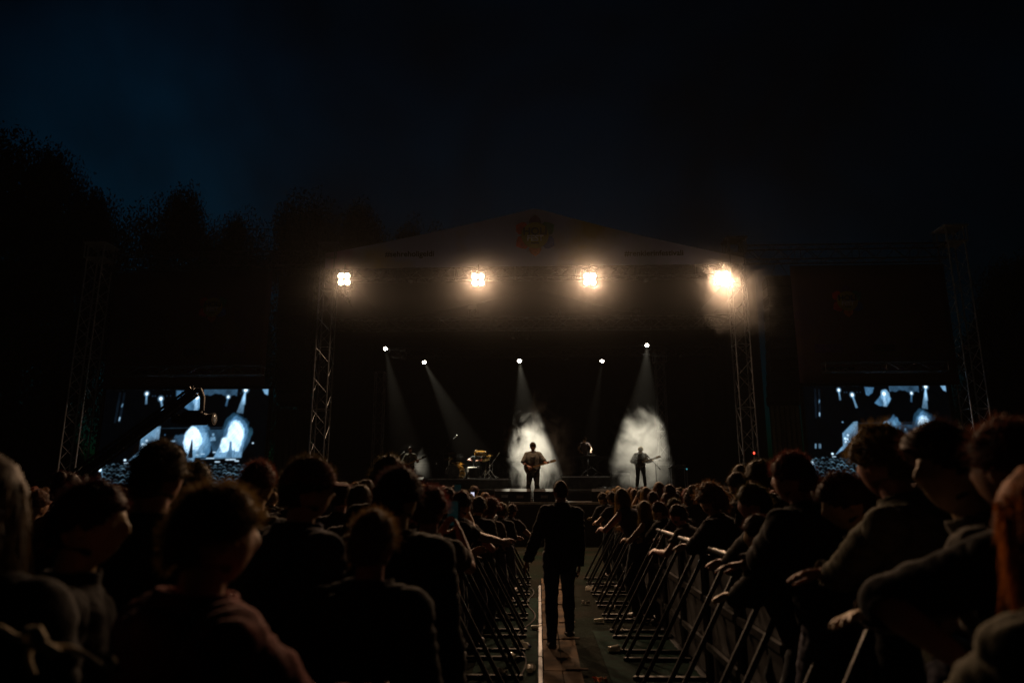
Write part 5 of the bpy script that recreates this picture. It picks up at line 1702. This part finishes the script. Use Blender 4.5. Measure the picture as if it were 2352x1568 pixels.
for side in (1, -1):
    p = V((REDGE if side > 0 else LEDGE, 13.4, 0)); k = 11; pts = []
    for q in range(k):
        y = p.y
        ang = 0.0 if (y > 6.2 or side > 0) else R(4)*side
        pts.append((p.x+math.sin(ang)*.5, p.y-.5, ang)); p = p+V((math.sin(ang), -math.cos(ang), 0))*1.01
    for q, (x, y, ang) in enumerate(reversed(pts)):
        nm = 'steel barrier panel with slanting stays, %s from the viewer on the %s of the aisle' % (ORD[q], 'right' if side > 0 else 'left')
        place_barrier(x, y, ang, side < 0, nm, 'barrier panels on the %s of the aisle' % ('right' if side > 0 else 'left'))

# ------------------------------------------------------------------ litter in the aisle
def cup(px, py, label, crushed=0.0, rz=0.0):
    b = on_z(px, py, .02)
    t = empty('plastic_cup', (b.x, b.y, .045), rz); tag(t, label, 'cup', 'plastic cups dropped in the aisle')
    mb = MB(); U = 20; prof = [(.028,0),(.031,.03),(.036,.075),(.040,.11),(.042,.113)]
    for lay in (0, -.002):
        for r_, z in prof:
            for q in range(U):
                a = 2*math.pi*q/U; w = 1-crushed*.5*(abs(math.sin(a))**2)
                # lies on its side
                mb.v.append(V((z-.055, (r_+lay)*math.cos(a), (r_+lay)*math.sin(a)*w-.012*crushed)))
    k = len(prof)
    for lay in (0,1):
        for i in range(k-1):
            for q in range(U):
                j = (q+1) % U; a = (lay*k+i)*U
                f = [a+q, a+j, a+U+j, a+U+q]; mb.face(f if lay == 0 else f[::-1])
    mb.face([q for q in range(U)][::-1])
    mb.build('cup_wall', M['clear'], t, True)
    rim = MB(); rim.tube([(.058, .042*math.cos(a*math.pi/10), .042*math.sin(a*math.pi/10)*(1-crushed*.5*abs(math.sin(a*math.pi/10))**2)-.012*crushed) for a in range(21)], .0025, 6); rim.build('rim', M['clear'], t)
for px, py, lab, c_, rz in ((1409,1494,'clear plastic cup lying right of the plank walkway, nearest of the litter', .3, .4), (1375,1426,'flattened clear cup right of the walking man', .9, .1), (1231,1443,'crushed clear cup by the left edge of the plank walkway', .7, -.5),
                            (1184,1357,'clear cup under the left barrier beyond the walkway edge', .2, 1.2), (1386,1367,'clear cup by the feet of the right barrier', .4, .9), (1402,1396,'small crushed cup right of the aisle', .8, -.2),
                            (1189,1481,'clear cup left of the walkway on the green mat', .5, .2), (1218,1540,'crushed cup by the walkway edge at the bottom', .6, 1.5), (1176,1511,'cup half hidden under the left stays', .5, 2.0)):
    cup(px, py, lab, c_, rz)
def bottle(px, py, label, rz, m='clear'):
    b = on_z(px, py, .02)
    t = empty('plastic_bottle', (b.x, b.y, .034), rz); tag(t, label, 'bottle', 'plastic bottles dropped in the aisle')
    MB().tube([(-.11,0,0),(-.105,0,0),(-.02,0,0),(.0,0,0),(.05,0,0),(.075,0,0),(.085,0,0)], [.024,.031,.030,.027,.030,.014,.012], 14).build('bottle_wall', M[m], t, True)
    MB().tube([(.085,0,0),(.105,0,0)], .015, 10).build('cap', M['petal_blue'], t)
bottle(1401, 1340, 'small plastic bottle lying by the far right stays', .7); bottle(1204, 1483, 'clear bottle on the green mat left of the walkway', -.9); bottle(1360, 1352, 'plastic bottle lying beyond the walking man', .2)
for px, py, lab in ((1379,1563,'crumpled orange paper at the bottom of the aisle'), (1265,1330,'orange paper scrap at the far end of the walkway'), (1166,1420,'pale paper scrap under the left barrier'), (1420,1450,'pale paper scrap under the right barrier'), (1345,1385,'small paper scrap right of the walking man'), (1150,1545,'paper scrap among the left stays near the bottom')):
    b = on_z(px, py, .02); mb = MB(); r7 = random.Random(px)
    for i in range(6):
        for j in range(6):
            mb.v.append(V((b.x-.06+.024*i+r7.uniform(-.008,.008), b.y-.05+.02*j+r7.uniform(-.008,.008), .012+r7.uniform(0,.05))))
    for i in range(5):
        for j in range(5):
            a = i*6+j; mb.face([a, a+6, a+7, a+1])
    o = mb.build('paper_scrap', M['petal_orange' if 'orange' in lab else 'paper'], None, False)
    md = o.modifiers.new('thickness', 'SOLIDIFY'); md.thickness = .001
    tag(o, lab, 'litter', 'paper scraps dropped in the aisle')

# cable lying along the walkway, in loose bends
pts = []
for q in range(40):
    yy = 4.2+q*.2
    pts.append((-.16+.07*math.sin(q*.55)+.05*math.sin(q*.23+1), yy, .02))
tag(MB().tube(pts, .009, 7).build('cable', M['black_plastic'], None, True), 'thin cable lying in loose bends left of the plank walkway', 'cable')
# ------------------------------------------------------------------ knotted cord over the shoulder at the bottom left
YC = 1.36
cd = empty('knotted_cord', at(70,1470,YC)); tag(cd, 'pale knotted cord with loose ends at the bottom left corner', 'cord')
o0 = V(cd.location)
def cpt(px, py, dy=0.0): return at(px, py, YC+dy)-o0
MB().tube([cpt(-60,1425), cpt(0,1442), cpt(34,1462), cpt(62,1468)], [.007]*4, 8).build('strand', M['cord'], cd, True)
kn = MB(); kn.tube([cpt(58,1462), cpt(64,1448,-.012), cpt(86,1446,-.016), cpt(98,1466,-.014), cpt(84,1484,-.012), cpt(64,1478,-.014), cpt(72,1460,-.022), cpt(104,1482,-.01), cpt(132,1500)], [.009]*9, 8); kn.build('knot', M['cord'], cd, True)
MB().tube([cpt(74,1480), cpt(64,1500), cpt(66,1524), cpt(78,1548)], [.007,.007,.006,.005], 8).build('strand', M['cord'], cd, True)
MB().tube([cpt(110,1484,.02), cpt(160,1486,.02), cpt(200,1506,.015), cpt(232,1530,.01), cpt(254,1534,.01), cpt(262,1520,.01), cpt(256,1510,.015)], [.006]*7, 8).build('strand', M['cord'], cd, True)

# ------------------------------------------------------------------ camera crane before the left screen
YJ = 13.0
piv = at(196, 1080, YJ); tip = at(447, 898, YJ); cm_ = at(446, 962, YJ)
t = empty('camera_crane', (piv.x, YJ, 0)); tag(t, 'dark camera crane whose arm crosses the left video screen', 'camera crane')
o0 = V((piv.x, YJ, 0))
d = (tip-piv).normalized(); up = V((-d.z, 0, d.x))
ar = MB()
for s in (-1,1):
    for q in (-1,1): ar.tube([piv-o0-d*1.6+up*.11*s+V((0,.1*q,0)), tip-o0+up*.07*s+V((0,.08*q,0))], .028, 8)
L = (tip-piv).length
for i in range(14):
    a, b = piv-o0+d*(L*i/14), piv-o0+d*(L*(i+1)/14)
    for q in (-1,1): ar.tube([a+up*.10*(1 if i%2 else -1)+V((0,.09*q,0)), b+up*.10*(-1 if i%2 else 1)+V((0,.09*q,0))], .014, 6)
sk = MB(); sk.box((piv+tip)/2-o0+V((0,.0,0)), (L, .05, .13), Matrix.Rotation(-math.atan2(d.z, d.x), 3, 'Y'))
ar.build('arm', M['black_metal'], t); sk.build('cable_tray', M['black_plastic'], t)
MB().tube([(0,0,.0),(0,0,piv.z)], [.14,.06], 12).build('column', M['black_metal'], t)
for q in range(3):
    a = q*2.094+.3; MB().tube([(0,0,.6),(.8*math.cos(a),.8*math.sin(a),.03)], .035, 8).build('leg', M['black_metal'], t)
MB().cbox(piv-o0-d*1.7, (.5,.4,.4), .04).build('counterweight', M['black_metal'], t)
hd = MB(); hd.tube([tip-o0, tip-o0+V((.10,0,.02)), tip-o0+V((.17,0,-.12)), cm_-o0+V((.14,0,.16))], [.05,.055,.05,.045], 10); hd.build('remote_head', M['black_metal'], t, True)
cb = MB(); cb.cbox(cm_-o0, (.50,.24,.22), .03); cb.cbox(cm_-o0+V((-.02,0,.13)), (.3,.16,.06), .02); cb.tube([cm_-o0+V((.22,0,0)), cm_-o0+V((.30,0,0)), cm_-o0+V((.40,0,.0))], [.08,.10,.12], 14); cb.cbox(cm_-o0+V((-.33,0,0)), (.16,.2,.16), .02)
cb.build('camera', M['black_plastic'], t)
ln = MB(); ln.ell(cm_-o0+V((.40,0,0)), (.02,.09,.09), None, 12, 8); ln.build('lens', M['lens_dead'], t, True)
MB().ell(tip-o0+V((0,-.09,.06)), (.028,.02,.04), None, 8, 6).build('pulley', M['alu_dull'], t)

# ------------------------------------------------------------------ trees round the field
def tree_parts(seed, H, Wd, nleaf, trunk_h=.3):
    rr = random.Random(seed)
    tr = MB()
    def limb(p, d, L, r0, depth):
        pts = [V(p)]; dd = V(d).normalized()
        for q in range(4):
            dd = (dd+V((rr.gauss(0,.14), rr.gauss(0,.14), .06))).normalized(); pts.append(pts[-1]+dd*L/4)
        tr.tube(pts, [r0*(1-.16*q) for q in range(5)], 7, False)
        ends = [pts[-1]]
        if depth:
            for q in range(4):
                a = rr.uniform(0, 6.28); e = V((math.cos(a), math.sin(a), rr.uniform(.25,1.1)))
                ends += limb(pts[2+q % 3], (dd*.5+e).normalized(), L*rr.uniform(.5,.75), r0*.5, depth-1)
        return ends
    ends = limb((0,0,-.1), (0,0,1), H*trunk_h+H*.25, .028*H, 2)
    lf = MB()
    clumps = [(e, rr.uniform(.10,.17)*H*.8) for e in ends]
    for q in range(90):
        a = rr.uniform(0, 6.28); z = rr.uniform(trunk_h*.4, 1.0)
        env = math.sin(min(1, max(0.05, (z-trunk_h*.5)/(1-trunk_h*.5)))*math.pi*.92+.12)**.7
        rad = Wd*.5*env*math.sqrt(rr.random())
        clumps.append((V((rad*math.cos(a), rad*math.sin(a), z*H-.05*H)), rr.uniform(.07,.13)*H))
    per = nleaf//len(clumps)
    for c, r_ in clumps:
        for q in range(per):
            u = V((rr.gauss(0,1), rr.gauss(0,1), rr.gauss(0,.8)))
            u = u.normalized()*(rr.random()**.5)*r_*.9
            p = c+u; s = rr.uniform(.07,.13)*(H/16)
            x = V((rr.gauss(0,1), rr.gauss(0,1), rr.gauss(0,1))).normalized(); y_ = x.cross(V((rr.gauss(0,1), rr.gauss(0,1), rr.gauss(0,1)))).normalized()
            o = len(lf.v); lf.v += [p-x*s, p-y_*s*.55, p+x*s, p+y_*s*.55]; lf.face([o, o+1, o+2, o+3])
    return tr.mesh('trunk', M['bark'], True), lf.mesh('crown', M['leaf'])
TREES = {}
def tree(px, py, Y, wpx, label, variant, trunk_h=.25):
    p = at(px, py, Y)
    if variant not in TREES: TREES[variant] = tree_parts(50+variant, 16.0, 11.0 if variant != 2 else 8.5, 70000, trunk_h)
    tm, cm = TREES[variant]
    t = empty('tree', (p.x, Y, 0), R(px*1.7 % 360)); tag(t, label, 'tree', 'trees round the concert field')
    k = p.z/16.0; w = wpx/1568*Y/11.0*1.12
    t.scale = (w, w, k)
    link('trunk', tm, t); link('crown', cm, t)
tree(20, 284, 33, 400, 'tallest dark tree at the left edge against the blue sky', 0)
tree(128, 352, 36, 240, 'dark tree sloping down beside the tallest tree at the left', 1)
tree(232, 442, 40, 260, 'lower dark tree behind the left outer tower', 2)
tree(425, 450, 42, 270, 'tree with a rounded top rising over the left truss', 1)
tree(540, 490, 43, 210, 'thin-topped tree between the two rounded trees left of the roof', 2)
tree(715, 460, 44, 260, 'broad round tree just left of the stage roof', 0)
tree(830, 486, 46, 240, 'tree half hidden behind the left slope of the roof', 1)
tree(935, 515, 48, 180, 'small tree top peeping over the left slope of the roof', 2)
tree(2330, 600, 27, 240, 'dark greenish tree at the right edge beyond the outer tower', 1)
tree(2270, 690, 31, 150, 'lower dark tree behind the right outer tower', 0)
tree(-60, 560, 26, 260, 'dark bushy tree at the left edge below the tallest one', 1)
